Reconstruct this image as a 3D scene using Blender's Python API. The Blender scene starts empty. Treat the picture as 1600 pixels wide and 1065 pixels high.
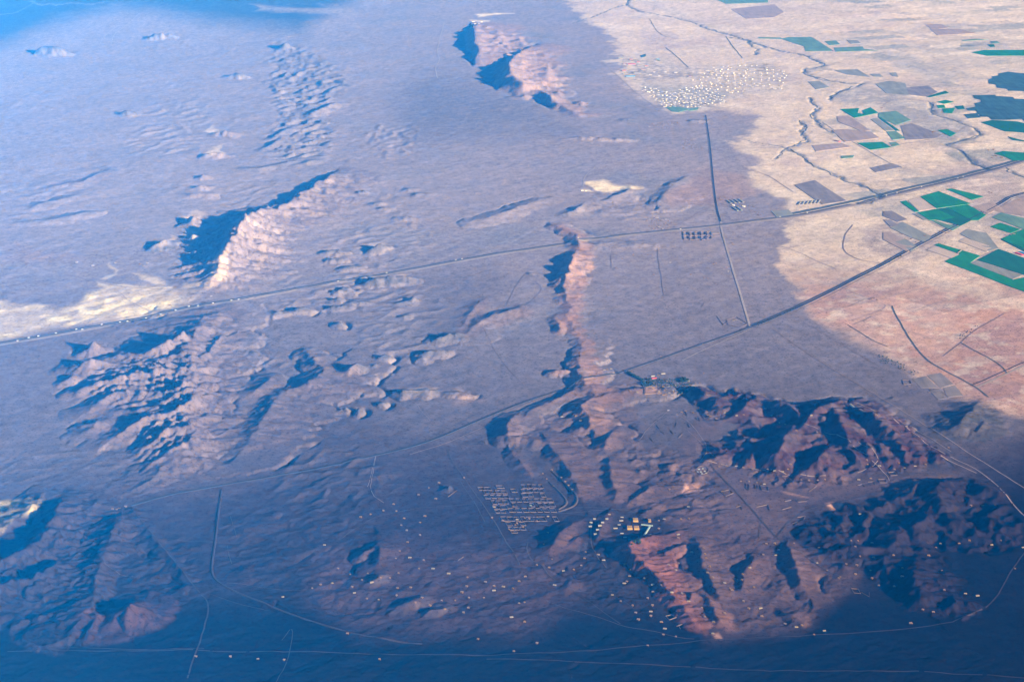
import bpy, bmesh, math, random
import numpy as np
from mathutils import Vector, Matrix

random.seed(7)
scene = bpy.context.scene
COL = scene.collection
R = math.radians

# ------------------------------------------------------------------ camera, light, air
CAM_H = 3880.0
PITCH = R(18.0)
FPX = 2740.0                                  # focal length in photo pixels (1600 wide)
cam_d = bpy.data.cameras.new('camera')
cam = bpy.data.objects.new('camera', cam_d)
COL.objects.link(cam)
cam.location = (0, 0, CAM_H)
cam.rotation_euler = (math.pi / 2 - PITCH, 0, 0)
cam_d.sensor_width = 36.0
cam_d.lens = 36.0 * FPX / 1600.0
cam_d.clip_start = 1.0
cam_d.clip_end = 400000.0
scene.camera = cam

SUN_EL = R(13.0)
SUN_AZ = R(-42.0)                             # from +X towards +Y
SUN_DIR = Vector((math.cos(SUN_AZ) * math.cos(SUN_EL), math.sin(SUN_AZ) * math.cos(SUN_EL), math.sin(SUN_EL)))
world = bpy.data.worlds.new('World')
scene.world = world
world.use_nodes = True
wn = world.node_tree
bg = wn.nodes['Background']
sky = wn.nodes.new('ShaderNodeTexSky')
sky.sky_type = 'NISHITA'
sky.sun_disc = False
sky.sun_elevation = SUN_EL
sky.sun_rotation = math.atan2(SUN_DIR.x, SUN_DIR.y)
sky.altitude = 4500
sky.dust_density = 0.3
sky.ozone_density = 3.0
wn.links.new(sky.outputs[0], bg.inputs[0])
bg.inputs[1].default_value = 0.05
sd = bpy.data.lights.new('sun', 'SUN')
sd.energy = 5.0
sd.angle = R(0.5)
sd.color = (1.0, 0.86, 0.66)
sun = bpy.data.objects.new('sun', sd)
COL.objects.link(sun)
sun.location = SUN_DIR * 30000
sun.rotation_euler = (-SUN_DIR).to_track_quat('-Z', 'Y').to_euler()
scene.view_settings.view_transform = 'Standard'
scene.view_settings.look = 'None'
scene.view_settings.gamma = 1.0
scene.view_settings.use_curve_mapping = False
scene.view_settings.exposure = 1.85
HAZE_DENSITY = 1.2e-5
HAZE_COLOR = (0.0, 0.25, 1.0)
HAZE_G = -0.55
scene.cycles.volume_bounces = 0
world.cycles.sampling_method = 'NONE'

# ------------------------------------------------------------------ pixel <-> ground
cp, sp = math.cos(PITCH), math.sin(PITCH)


def G(px, py, z=0.0):
    """the ground point (at height z) that stands at a photo position"""
    a = (px - 800.0) / FPX
    b = -(py - 532.5) / FPX
    dy = cp + b * sp
    dz = -sp + b * cp
    t = (z - CAM_H) / dz
    return a * t, dy * t


def PIX(x, y, z=0.0):
    zz = z - CAM_H
    depth = y * cp - zz * sp
    up = y * sp + zz * cp
    return 800.0 + FPX * x / depth, 532.5 - FPX * up / depth


# ------------------------------------------------------------------ noise
def _h(ix, iy, s):
    n = (ix.astype(np.uint32) * np.uint32(374761393) + iy.astype(np.uint32) * np.uint32(668265263)
         + np.uint32((s * 2246822519 + 3266489917) & 0xffffffff))
    n = (n ^ (n >> np.uint32(13))) * np.uint32(1274126177)
    n = (n ^ (n >> np.uint32(16))) * np.uint32(2654435769)
    return n ^ (n >> np.uint32(15))


def pn(x, y, s=0):
    """gradient noise, about -0.7..0.7"""
    x = np.asarray(x, dtype=np.float64) + 1000.0 + s * 17.13
    y = np.asarray(y, dtype=np.float64) + 1000.0 + s * 9.71
    x0 = np.floor(x); y0 = np.floor(y)
    fx = (x - x0).astype(np.float32); fy = (y - y0).astype(np.float32)
    ix = x0.astype(np.int64); iy = y0.astype(np.int64)
    u = fx * fx * fx * (fx * (fx * 6 - 15) + 10)
    v = fy * fy * fy * (fy * (fy * 6 - 15) + 10)

    def g(dx, dy):
        a = _h(ix + dx, iy + dy, s).astype(np.float32) * np.float32(2 * math.pi / 4294967296.0)
        return np.cos(a) * (fx - dx) + np.sin(a) * (fy - dy)
    n0 = g(0, 0) * (1 - u) + g(1, 0) * u
    n1 = g(0, 1) * (1 - u) + g(1, 1) * u
    return (n0 * (1 - v) + n1 * v) * np.float32(1.4)


def fbm(x, y, lam, octv=4, s=0, gain=0.5):
    t = 0; a = 1.0
    for i in range(octv):
        t = t + a * pn(x / lam, y / lam, s + i * 7)
        a *= gain; lam *= 0.48
    return t


def ridged(x, y, lam, octv=4, s=0, gain=0.5):
    t = 0; a = 1.0; w = 1.0; tot = 0
    for i in range(octv):
        r = 1.0 - np.abs(pn(x / lam, y / lam, s + i * 5)) * 1.6
        r = np.clip(r, 0, 1) ** 2
        t = t + a * r * w
        w = np.clip(r * 1.6, 0, 1)
        tot += a; a *= gain; lam *= 0.47
    return t / tot


def sstep(a, b, x):
    t = np.clip((x - a) / (b - a), 0, 1)
    return t * t * (3 - 2 * t)


# ------------------------------------------------------------------ the fan of ground vertices
NR, NC = 960, 1020
ta = np.linspace(math.tan(R(-12.6)), math.tan(R(12.0)), NR)          # denser where the plain is near
ROW_Y = CAM_H / np.tan(PITCH - np.arctan(ta))[::1]
ROW_Y = np.sort(ROW_Y)
COL_U = np.linspace(-0.39, 0.39, NC)
YY = np.repeat(ROW_Y[:, None], NC, 1)
XX = YY * COL_U[None, :] + COL_U[None, :] * 700.0
PX, PY = PIX(XX, YY)
# photo positions nudged by noise, so that no drawn edge is ruler straight
_n1 = fbm(XX, YY, 700, 4, 31); _n2 = fbm(XX, YY, 700, 4, 57)
WX = PX + _n1 * 16; WY = PY + _n2 * 9 * np.clip((PY + 120) / 700, 0.25, 1.3)


def bbox(x0, y0, x1, y1, m=0):
    """row and column slices of the fan that hold a ground rectangle"""
    r0 = int(np.searchsorted(ROW_Y, y0 - m)); r1 = int(np.searchsorted(ROW_Y, y1 + m))
    ys = (max(y0 - m, 4000), y1 + m)
    us = [xx / (yy + 700.0) for xx in (x0 - m, x1 + m) for yy in ys]
    c0 = int(np.searchsorted(COL_U, min(us))); c1 = int(np.searchsorted(COL_U, max(us)))
    return slice(max(r0 - 1, 0), min(r1 + 1, NR)), slice(max(c0 - 1, 0), min(c1 + 1, NC))


def poly_sd(X, Y, pts):
    """signed distance to a polygon, inside positive"""
    d2 = np.full(X.shape, 1e18); ins = np.zeros(X.shape, bool)
    n = len(pts)
    for i in range(n):
        ax, ay = pts[i]; bx, by = pts[(i + 1) % n]
        ex, ey = bx - ax, by - ay
        t = np.clip(((X - ax) * ex + (Y - ay) * ey) / max(ex * ex + ey * ey, 1e-9), 0, 1)
        d2 = np.minimum(d2, (X - ax - t * ex) ** 2 + (Y - ay - t * ey) ** 2)
        if ay != by:
            c = ((ay > Y) != (by > Y)) & (X < (bx - ax) * (Y - ay) / (by - ay) + ax)
            ins ^= c
    d = np.sqrt(d2)
    return np.where(ins, d, -d)


def pmask(pts, soft=10, grow=0, warp=True):
    """soft mask of an area given by its photo outline"""
    X, Y = (WX, WY) if warp else (PX, PY)
    return sstep(-soft, soft, poly_sd(X, Y * 1.0, pts) + grow)


def line_d(X, Y, P, closed=False):
    """distance, signed side (right of travel +), arc length and value along a polyline of (x, y, value)"""
    best = np.full(X.shape, 1e18); S = np.zeros(X.shape); V = np.zeros(X.shape); D = np.zeros(X.shape)
    s0 = 0.0
    for (ax, ay, av), (bx, by, bv) in zip(P[:-1], P[1:]):
        ex, ey = bx - ax, by - ay
        L = math.hypot(ex, ey) + 1e-9
        t = np.clip(((X - ax) * ex + (Y - ay) * ey) / (L * L), 0, 1)
        dx, dy = X - ax - t * ex, Y - ay - t * ey
        d2 = dx * dx + dy * dy
        m = d2 < best
        best = np.where(m, d2, best)
        S = np.where(m, s0 + t * L, S); V = np.where(m, av + (bv - av) * t, V)
        D = np.where(m, (dx * ey - dy * ex) / L, D)
        s0 += L
    return np.sqrt(best), np.sign(D), S, V


HZ = np.zeros((NR, NC))                        # ground height
LAB = np.zeros((NR, NC), np.int32)             # which landform a vertex belongs to
FORM = ['ground']                              # names of the landforms


def form(name):
    FORM.append(name)
    return len(FORM) - 1


def ridge(pts, wl, wr, lam=120, gul=0.5, seed=0, wob=0.25, sharp=1.25, lab=0, rough=0.25, add=False):
    """a crest through photo positions (px, py, height); wl / wr the reach of its slopes left / right of travel"""
    P = [(*G(px, py, h), h) for px, py, h in pts]
    w = max(wl, wr)
    xs = [p[0] for p in P]; ys = [p[1] for p in P]
    rs, cs = bbox(min(xs), min(ys), max(xs), max(ys), w * 1.5)
    X = XX[rs, cs]; Y = YY[rs, cs]
    if X.size == 0:
        return
    q = lam * 1.3
    Xw = X + wob * lam * (fbm(X, Y, q, 3, seed + 3))
    Yw = Y + wob * lam * 1.4 * (fbm(X, Y, q, 3, seed + 11))
    d, side, S, V = line_d(Xw, Yw, P)
    W = np.where(side < 0, wl, wr) * (0.95 + 0.5 * pn(S / (lam * 2.2), side * 3.0 + 7.7, seed + 1))
    t = np.clip(d / np.maximum(W, 1), 0, 1)
    hcrest = V * (1 + rough * (pn(S / (lam * 1.1), 0 * S + 3.3, seed + 2) + 0.6 * pn(S / (lam * 0.35), 0 * S + 1.3, seed + 4)))
    base = hcrest * (1 - t) ** sharp
    gx = S / lam + 0.55 * pn(S / (lam * 1.5), d / (lam * 1.5), seed + 5)
    g = 0.62 * np.abs(pn(gx, side * 5.0 + d / (lam * 5.0), seed + 6)) * 2.2 + 0.38 * np.abs(pn(gx * 2.3, side * 5.0 + d / (lam * 2.5), seed + 8)) * 2.2
    g = np.clip(g, 0, 1)
    out = base * (1 - gul * (1 - g) * np.clip(4.0 * t * (1.0 - 0.35 * t), 0, 1))
    out = out + 0.035 * hcrest * fbm(X, Y, lam * 0.35, 3, seed + 9) * np.clip((1 - t) * 4, 0, 1)
    H = HZ[rs, cs]
    if add:
        H[:] = H + out
    else:
        k = 6.0
        big = np.maximum(H, out); dd = np.abs(H - out)
        H[:] = np.where(out > 0.05, big + np.clip(1 - dd / k, 0, 1) ** 2 * k * 0.25 * np.clip(out / 10, 0, 1), H)
    if lab:
        m = out > 6.0
        LAB[rs, cs][m] = lab
    return


def mound(px, py, h, r, ax=1.0, rot=0, lam=70, gul=0.4, seed=0, lab=0, sharp=1.3):
    """a free-standing hill with its top at a photo position"""
    h *= 1.35 * (1 + max(0.0, (420 - py) / 800.0))
    cx, cy = G(px, py, h)
    L = r * (ax - 1.0)
    c, s = math.cos(R(rot)), math.sin(R(rot))
    p1 = (cx - c * L - 1, cy - s * L, h * (0.75 if ax > 1 else 1)); p2 = (cx + c * L + 1, cy + s * L, h * (0.8 if ax > 1 else 1))
    pts = []
    for q in (p1, (cx, cy, h), p2):
        pts.append((*PIX(q[0], q[1], q[2]), q[2]))
    ridge(pts, r, r, lam, gul, seed, 0.35, sharp, lab, 0.15)


def hz_at(x, y):
    """ground height at a point, from the finished height field"""
    x = np.atleast_1d(np.asarray(x, float)); y = np.atleast_1d(np.asarray(y, float))
    fr = np.interp(y, ROW_Y, np.arange(NR))
    fc = np.interp(x / (y + 700.0), COL_U, np.arange(NC))
    r0 = np.clip(fr.astype(int), 0, NR - 2); c0 = np.clip(fc.astype(int), 0, NC - 2)
    a = fr - r0; b = fc - c0
    return (HZ[r0, c0] * (1 - a) * (1 - b) + HZ[r0 + 1, c0] * a * (1 - b)
            + HZ[r0, c0 + 1] * (1 - a) * b + HZ[r0 + 1, c0 + 1] * a * b)


def on_ground(px, py):
    """the terrain point seen at a photo position"""
    z = 0.0
    for _ in range(14):
        x, y = G(px, py, z)
        z += 0.7 * (float(hz_at(x, y)[0]) - z)
    x, y = G(px, py, z)
    return x, y, float(hz_at(x, y)[0])

# ------------------------------------------------------------------ landforms
_ridge0 = ridge


def ridge(pts, wl, wr, lam=120, gul=0.5, *a, **k):
    return _ridge0(pts, wl, wr, lam, gul * 0.5, *a, **k)


def soft_hills(mask, amp, lam, seed, octv=5, kind='r', stretch=1.0, rot=0.0, lab=0, gain=0.5):
    """rough broken ground: ridged or rolling noise under a mask, optionally drawn out along one direction"""
    rows = np.where(mask.max(1) > 0.002)[0]; cols = np.where(mask.max(0) > 0.002)[0]
    if len(rows) == 0 or len(cols) == 0:
        return
    rs = slice(rows[0], rows[-1] + 1); cs = slice(cols[0], cols[-1] + 1)
    X = XX[rs, cs]; Y = YY[rs, cs]
    c, s = math.cos(R(rot)), math.sin(R(rot))
    Xr = (X * c + Y * s) / stretch; Yr = -X * s + Y * c
    f = ridged(Xr, Yr, lam, octv, seed, gain) - 0.35 if kind == 'r' else fbm(Xr, Yr, lam, octv, seed, gain)
    o = amp * f * mask[rs, cs]
    HZ[rs, cs] += o
    if lab:
        m = (mask[rs, cs] > 0.5)
        LAB[rs, cs][m] = lab


# the plain itself: long swells, then shallow washes
HZ += fbm(XX, YY, 3800, 3, 5) * 14 + fbm(XX, YY, 900, 3, 8) * 4.0
ALLUV = [(880, -10), (905, 20), (950, 48), (970, 80), (955, 95), (985, 140), (1050, 176), (1120, 166), (1180, 182), (1185, 200), (1140, 230),
         (1182, 255), (1172, 280), (1222, 303), (1245, 330), (1225, 370), (1215, 405), (1232, 440), (1262, 478), (1275, 500), (1380, 542),
         (1450, 590), (1500, 618), (1600, 640), (1760, 665), (1760, -120), (880, -120)]
_n3 = fbm(XX, YY, 260, 5, 91, 0.65)
_sf = 8 + 14 * sstep(400, 600, PY)
M_ALL = sstep(-1, 1, poly_sd(PX + _n1 * 15 + _n3 * 12, PY + _n2 * 8 + _n3 * 6, ALLUV) / _sf)
plain = 1 - M_ALL
left = sstep(900, 420, WX) * plain
low = sstep(640, 830, WY)
_str = (XX * 0.80 + YY * 0.6)
Xs = (XX * 0.62 + YY * 0.78) / 2.6; Ys = -XX * 0.78 + YY * 0.62
HZ += plain * (fbm(Xs, Ys, 420, 5, 12, 0.55)) * (1.0 + 1.0 * left + 0.2 * low)
HZ += plain * fbm(XX, YY, 150, 4, 17, 0.6) * (0.25 + 0.5 * left + 0.6 * low)
HZ += plain * fbm(XX, YY, 55, 3, 18, 0.6) * (0.25 + 0.5 * left + 0.6 * low)
HZ += M_ALL * fbm(XX, YY, 260, 4, 19) * 0.8

# hummocky patches on the left plain
_hm = np.clip(fbm(XX, YY, 1500, 3, 23) * 1.6 + 0.05, 0, 1) * left
soft_hills(_hm * (1 - 0.75 * sstep(700, 840, WY)), 10, 190, 24, 5, 'r', 1.7, 48, 0, 0.6)
soft_hills(pmask([(430, 60), (470, 75), (520, 95), (545, 130), (505, 165), (525, 215), (495, 245), (450, 255), (415, 235), (440, 190), (420, 130)], 14),
           48, 210, 25, 5, 'r', 1.5, 40, form('scattered_hills'))
soft_hills(pmask([(220, 170), (300, 150), (330, 175), (320, 230), (260, 250), (200, 235)], 14), 20, 200, 26, 5, 'r', 1.8, 45)
soft_hills(pmask([(60, 290), (150, 250), (180, 265), (120, 300), (60, 340), (20, 330)], 12), 14, 240, 27, 4, 'r', 2.0, 20)
soft_hills(pmask([(590, 190), (640, 200), (660, 235), (600, 245), (570, 225)], 12), 18, 200, 28, 4, 'r')
soft_hills(pmask([(500, 365), (590, 345), (640, 400), (600, 450), (560, 470), (430, 490), (440, 460), (530, 430)], 14), 13, 170, 29, 5, 'r', 1.6, 30)
soft_hills(pmask([(560, 455), (640, 440), (700, 480), (690, 540), (590, 560), (545, 530)], 14), 12, 180, 30, 5, 'r', 1.5, 30)
soft_hills(pmask([(570, 290), (600, 285), (690, 380), (640, 400), (590, 330)], 12), 10, 170, 33, 4, 'r')
soft_hills(pmask([(330, 540), (420, 540), (500, 600), (440, 700), (330, 720), (310, 650)], 18), 14, 170, 34, 5, 'r', 1.6, 45)
soft_hills(pmask([(420, 700), (560, 690), (640, 760), (560, 800), (440, 790)], 18), 13, 170, 35, 5, 'r', 1.7, 45)
soft_hills(pmask([(180, 830), (300, 850), (330, 930), (260, 960), (170, 900)], 18), 12, 150, 36, 6, 'f', 1.5, 40, 0, 0.62)
soft_hills(pmask([(330, 800), (520, 790), (640, 820), (600, 960), (420, 960), (330, 880)], 20), 8, 260, 37, 6, 'f', 1.3, 40, 0, 0.62)
soft_hills(pmask([(500, 860), (640, 850), (900, 850), (930, 930), (820, 1000), (560, 1010), (480, 940)], 20), 7, 240, 38, 6, 'f', 1.2, 30, 0, 0.62)
soft_hills(pmask([(905, 590), (990, 600), (975, 650), (1000, 690), (1110, 730), (1150, 790), (1120, 830), (1010, 810), (950, 790), (880, 700), (830, 690), (830, 650), (880, 640)], 14),
           11, 190, 39, 6, 'f', 1.3, 20, 0, 0.62)
soft_hills(pmask([(1080, 830), (1190, 840), (1330, 860), (1350, 900), (1250, 980), (1100, 1000), (1050, 930)], 16), 8, 200, 40, 6, 'f', 1.2, 60, 0, 0.62)
soft_hills(pmask([(860, 830), (960, 850), (1010, 930), (1000, 980), (900, 930), (830, 870)], 14), 8, 180, 41, 6, 'f', 1, 0, 0, 0.62)
soft_hills(pmask([(0, 985), (400, 985), (700, 1010), (1300, 985), (1500, 1000), (1700, 1100), (-100, 1100)], 10), 5, 160, 42, 5, 'f', 1.6, 30, 0, 0.6)
soft_hills(pmask([(930, 290), (1000, 300), (1060, 330), (1000, 350), (900, 340)], 10), 14, 260, 43, 4, 'r')

# the dissected range in the middle left
f = form('dissected_range')
ridge([(336, 486, 30), (326, 494, 45), (303, 517, 70), (293, 549, 74), (301, 575, 76), (296, 602, 80), (312, 612, 70)], 480, 560, 110, 0.5, 101, 0.5, 1.8, lab=f)
ridge([(305, 606, 80), (292, 636, 72), (294, 660, 74), (303, 674, 70), (296, 694, 52), (270, 714, 45), (242, 739, 30), (222, 756, 16)], 380, 480, 100, 0.5, 102, 0.5, 1.7, lab=f)
_SP = [
        [(288, 517, 110), (262, 532, 105), (248, 541, 95), (225, 548, 75), (205, 551, 60), (180, 556, 45)],
        [(290, 548, 90), (262, 556, 70), (235, 562, 60), (200, 566, 46), (150, 564, 40), (121, 569, 45)],
        [(292, 572, 115), (248, 574, 100), (211, 580, 90), (169, 590, 70), (129, 606, 40)],
        [(295, 592, 115), (270, 608, 95), (240, 610, 75), (205, 606, 70), (170, 616, 50), (140, 640, 24)],
        [(296, 600, 120), (272, 616, 90), (248, 630, 60), (217, 640, 40), (190, 640, 25)],
        [(306, 614, 110), (287, 630, 105), (262, 642, 90), (230, 650, 70), (205, 664, 50), (180, 684, 26)],
        [(296, 660, 100), (265, 668, 85), (236, 690, 50), (210, 712, 20)],
        [(302, 680, 80), (270, 700, 60), (240, 722, 36), (216, 744, 14)],
        [(160, 655, 18), (148, 660, 34), (138, 674, 20)]]
for k, p in enumerate(_SP):
    ridge(p, 170, 190, 62, 0.62, 110 + k, 0.30, 1.1, f)
for k in range(7):                                                  # lesser ribs between the main spurs
    for t in (0.36, 0.68):
        n_ = min(len(_SP[k]), len(_SP[k + 1]))
        q = [tuple(a * (1 - t) + b * t for a, b in zip(_SP[k][i], _SP[k + 1][i])) for i in range(n_)]
        q = [(a + 4 * math.sin(3.1 * i + k), b + 2 * math.cos(2.3 * i + k), h * 0.8) for i, (a, b, h) in enumerate(q)]
        ridge(q, 75, 85, 40, 0.5, 160 + 2 * k + int(t * 2), 0.3, 1.0, f)
mound(146, 532, 60, 130, 1.2, 80, 60, 0.4, 130, f)
mound(144, 560, 62, 150, 1.4, 30, 60, 0.4, 131, f)
mound(113, 586, 34, 90, 1.5, 60, 60, 0.4, 132, f)
mound(112, 610, 22, 70, 1, 0, 60, 0.4, 133, f)
ridge([(352, 520, 20), (340, 530, 46), (325, 548, 60), (310, 560, 60)], 150, 150, 60, 0.5, 134, lab=f)
ridge([(345, 582, 16), (330, 592, 30), (308, 604, 60)], 130, 130, 60, 0.5, 135, lab=f)

# the high ridge on the upper left with its fluted shaded side
f = form('fluted_ridge')
ridge([(512, 272, 50), (485, 291, 70), (462, 307, 75), (440, 320, 80), (429, 326, 85), (415, 327, 90)], 700, 170, 110, 0.5, 201, 0.6, 1.9, f)
ridge([(430, 320, 80), (410, 326, 100), (387, 334, 150), (375, 350, 165), (363, 373, 155), (354, 384, 140), (345, 402, 120), (341, 422, 90), (324, 447, 24)],
      560, 520, 72, 0.62, 202, 0.35, 1.75, f)
for k, p in enumerate([[(366, 364, 150), (346, 372, 90), (316, 384, 30)], [(358, 380, 130), (332, 389, 70), (296, 398, 16)], [(352, 394, 112), (326, 403, 58), (288, 411, 12)], [(346, 406, 100), (320, 417, 50), (284, 424, 10)],
                       [(342, 418, 84), (318, 428, 42), (288, 436, 10)], [(336, 430, 60), (316, 440, 28), (296, 446, 8)]]):
    _ridge0(p, 75, 90, 50, 0.5, 220 + k, 0.25, 1.05, f, 0.15)
mound(300, 338, 44, 150, 1.6, 100, 60, 0.5, 203, f)
mound(303, 366, 34, 110, 1.5, 100, 60, 0.5, 204, f)
mound(318, 270, 34, 110, 1.2, 80, 60, 0.5, 205, f)
mound(314, 287, 30, 110, 1.2, 0, 60, 0.5, 206, f)
mound(312, 300, 24, 130, 1.6, 0, 60, 0.5, 207, f)
mound(335, 236, 40, 160, 1.4, 0, 60, 0.5, 208, f)
mound(350, 202, 40, 200, 1.3, 0, 60, 0.5, 209, f)
mound(385, 324, 30, 140, 1.5, 20, 60, 0.5, 210, f)
f = form('lone_hill')
mound(253, 374, 46, 140, 1.5, 75, 90, 0.2, 211, f)
mound(78, 67, 80, 210, 1.6, 0, 120, 0.4, 212, f)
mound(200, 169, 44, 130, 1.2, 0, 90, 0.4, 213, f)
mound(250, 50, 46, 150, 2.0, 20, 90, 0.4, 214, f)
mound(370, 112, 40, 130, 1.6, 0, 90, 0.4, 216, f)
mound(445, 64, 60, 170, 1.4, 60, 90, 0.4, 218, f)
f = form('hill_crest')
for k, p in enumerate([
        [(524, 160, 30), (505, 167, 50), (485, 176, 40)], [(470, 248, 16), (440, 255, 30), (405, 262, 26), (380, 262, 16)],
        [(465, 195, 20), (440, 205, 36), (425, 215, 28)], [(440, 215, 20), (425, 224, 44), (412, 232, 20)], [(490, 228, 18), (470, 230, 40), (450, 236, 24)],
        [(500, 248, 14), (480, 252, 34), (462, 256, 20)], [(175, 262, 14), (130, 282, 24), (80, 290, 22)], [(120, 305, 14), (60, 318, 22)], [(140, 330, 14), (80, 342, 22), (40, 345, 14)]]):
    ridge(p, 170, 140, 90, 0.45, 230 + k, lab=f)

# the ridge far up the middle
f = form('far_pink_ridge')
ridge([(738, 41, 60), (741, 52, 110), (741, 66, 105), (748, 75, 80), (744, 86, 70)], 900, 150, 130, 0.3, 301, 0.15, 1.2, f)
ridge([(830, 73, 40), (803, 87, 90), (795, 98, 130), (797, 116, 140), (806, 122, 135), (819, 132, 95), (826, 140, 40)], 700, 240, 130, 0.35, 302, 0.15, 1.15, f)
ridge([(846, 142, 30), (858, 149, 75), (868, 159, 40), (887, 170, 28), (905, 178, 22), (937, 178, 10)], 260, 150, 110, 0.4, 303, 0.2, 1.15, f)
ridge([(820, 146, 60), (810, 150, 20)], 160, 160, 60, 0.6, 304, 0.2, 1.15, f)
for k, (a, b, h) in enumerate([(780, 58, 50), (781, 64, 50), (822, 117, 40), (827, 129, 30), (786, 84, 36), (868, 143, 26), (900, 160, 20)]):
    mound(a + 6, b - 2, h, 130, 1.3, 90, 90, 0.3, 310 + k, f)
soft_hills(pmask([(742, 40), (790, 48), (830, 70), (880, 130), (870, 150), (810, 120), (760, 90)], 8), 40, 350, 320, 4, 'r', 1, 0)
f = form('low_mesa')
ridge([(880, 217, 16), (905, 213, 36), (922, 213, 44), (942, 216, 36), (975, 216, 40), (990, 222, 10)], 260, 120, 110, 0.45, 330, 0.2, 1.0, f)
ridge([(990, 290, 6), (975, 300, 26), (955, 306, 20)], 160, 120, 90, 0.4, 331, lab=f)
ridge([(915, 318, 10), (900, 325, 34), (885, 333, 16)], 170, 120, 90, 0.4, 332, lab=f)
ridge([(1072, 276, 10), (1056, 283, 26), (1048, 290, 16), (1035, 305, 18), (1030, 318, 10)], 300, 110, 120, 0.3, 333, lab=f)
ridge([(850, 310, 10), (790, 330, 26), (740, 345, 12)], 190, 150, 120, 0.35, 334)

# the pink cuesta crossing the middle, from the highway down to the village
f = form('pink_cuesta')
ridge([(868, 352, 14), (900, 365, 22), (905, 385, 22)], 160, 110, 80, 0.3, 400, 0.2, 1.0, f)
ridge([(897, 393, 26), (894, 400, 56), (891, 415, 62), (882, 433, 52), (880, 440, 36), (886, 459, 20), (884, 470, 20), (896, 478, 16), (883, 489, 16), (894, 511, 11), (910, 532, 10)],
      190, 110, 80, 0.6, 401, 0.3, 0.9, f)
ridge([(912, 532, 11), (908, 548, 12), (903, 565, 18), (906, 586, 26), (918, 602, 30), (930, 615, 16)], 210, 90, 70, 0.6, 402, 0.3, 0.9, f)
ridge([(864, 495, 8), (873, 505, 22), (876, 516, 24), (886, 518, 8)], 90, 60, 60, 0.3, 403, 0.2, 1.0, f)
mound(874, 577, 20, 60, 1.6, 0, 50, 0.2, 404, f)
f = FORM.index('low_mesa')
ridge([(930, 378, 8), (985, 380, 18), (1020, 382, 20), (1032, 384, 6)], 190, 110, 90, 0.4, 405, 0.2, 1.0, f)
ridge([(1000, 383, 8), (960, 386, 14), (935, 380, 16)], 110, 150, 90, 0.4, 406, 0.2, 1.0, f)
f = FORM.index('pink_cuesta')
ridge([(1010, 606, 12), (960, 612, 16), (918, 622, 24), (908, 632, 40), (915, 645, 30), (924, 665, 24)], 200, 80, 70, 0.35, 407, 0.22, 1.0, f)

f = form('small_hill')
for k, (a, b, h, r, ax, ro) in enumerate([
        (520, 388, 34, 110, 1.5, 20), (532, 390, 30, 90, 1.5, 20), (524, 402, 26, 90, 1.6, 0), (550, 414, 22, 110, 1.6, 20), (592, 382, 40, 130, 1.6, 40),
        (608, 430, 56, 170, 2.2, 15), (530, 450, 36, 90, 1, 0), (540, 446, 32, 100, 1.4, 0), (526, 462, 34, 90, 1.2, 0), (530, 476, 26, 110, 1.6, 10), (470, 478, 36, 120, 1.4, 20),
        (436, 484, 26, 100, 1.3, 20), (530, 502, 26, 90, 1, 0), (560, 470, 20, 90, 1.6, 0), (644, 462, 40, 100, 1.2, 60), (634, 490, 26, 90, 1, 0), (630, 470, 22, 110, 1.6, 20),
        (553, 566, 66, 150, 1.4, 80), (600, 552, 36, 90, 1.3, 0), (585, 566, 24, 80, 1, 0), (700, 520, 44, 150, 1.6, 40), (680, 545, 36, 140, 1.5, 20), (660, 556, 26, 90, 1, 0),
        (646, 608, 26, 110, 1.8, 0), (668, 607, 22, 90, 1.6, 0), (714, 612, 12, 90, 2, 0), (598, 627, 18, 70, 1, 0), (540, 635, 30, 60, 1, 0), (563, 636, 26, 60, 1, 0),
        (494, 300, 24, 90, 1.3, 0), (566, 296, 30, 120, 1.3, 40), (588, 314, 28, 110, 1.3, 40), (600, 322, 22, 110, 1.3, 40), (640, 293, 20, 120, 1.3, 40), (655, 300, 20, 140, 1.3, 40),
        (630, 337, 22, 110, 1.5, 0), (828, 425, 16, 70, 1, 0), (1090, 186, 22, 140, 1.5, 0), (980, 185, 18, 120, 1.5, 0), (575, 858, 26, 110, 1.5, 60), (590, 900, 24, 90, 1.4, 40),
        (640, 938, 26, 120, 1.6, 40), (680, 950, 22, 110, 1.6, 40), (700, 760, 16, 60, 1, 0), (1395, 620, 8, 60, 1, 0)]):
    mound(a, b, h * 0.8, r * 0.75, ax, ro, 50, 0.45, 500 + k, f)

f = form('dark_ridge')
ridge([(517, 572, 11), (509, 575, 31), (492, 588, 41), (478, 597, 43), (461, 603, 35), (440, 609, 32), (425, 622, 25)], 420, 150, 70, 0.5, 601, 0.35, 1.15, f)
ridge([(477, 548, 18), (486, 556, 31), (494, 568, 28), (506, 576, 28)], 150, 100, 70, 0.5, 602, lab=f)
ridge([(424, 588, 15), (418, 594, 35), (404, 606, 32), (388, 618, 14)], 170, 150, 70, 0.5, 603, lab=f)
ridge([(440, 612, 28), (430, 624, 35), (415, 645, 31), (402, 668, 31), (390, 690, 21), (376, 705, 8)], 380, 150, 60, 0.5, 604, lab=f)
ridge([(455, 620, 18), (445, 636, 24), (440, 650, 14)], 120, 90, 60, 0.5, 605, lab=f)
f = form('gullied_hill')
ridge([(815, 478, 8), (795, 484, 31), (766, 492, 32), (745, 505, 21), (732, 520, 10)], 260, 170, 70, 0.5, 610, lab=f)
ridge([(760, 465, 7), (742, 478, 18), (728, 500, 15), (716, 520, 8)], 170, 150, 70, 0.5, 611, lab=f)

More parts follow.
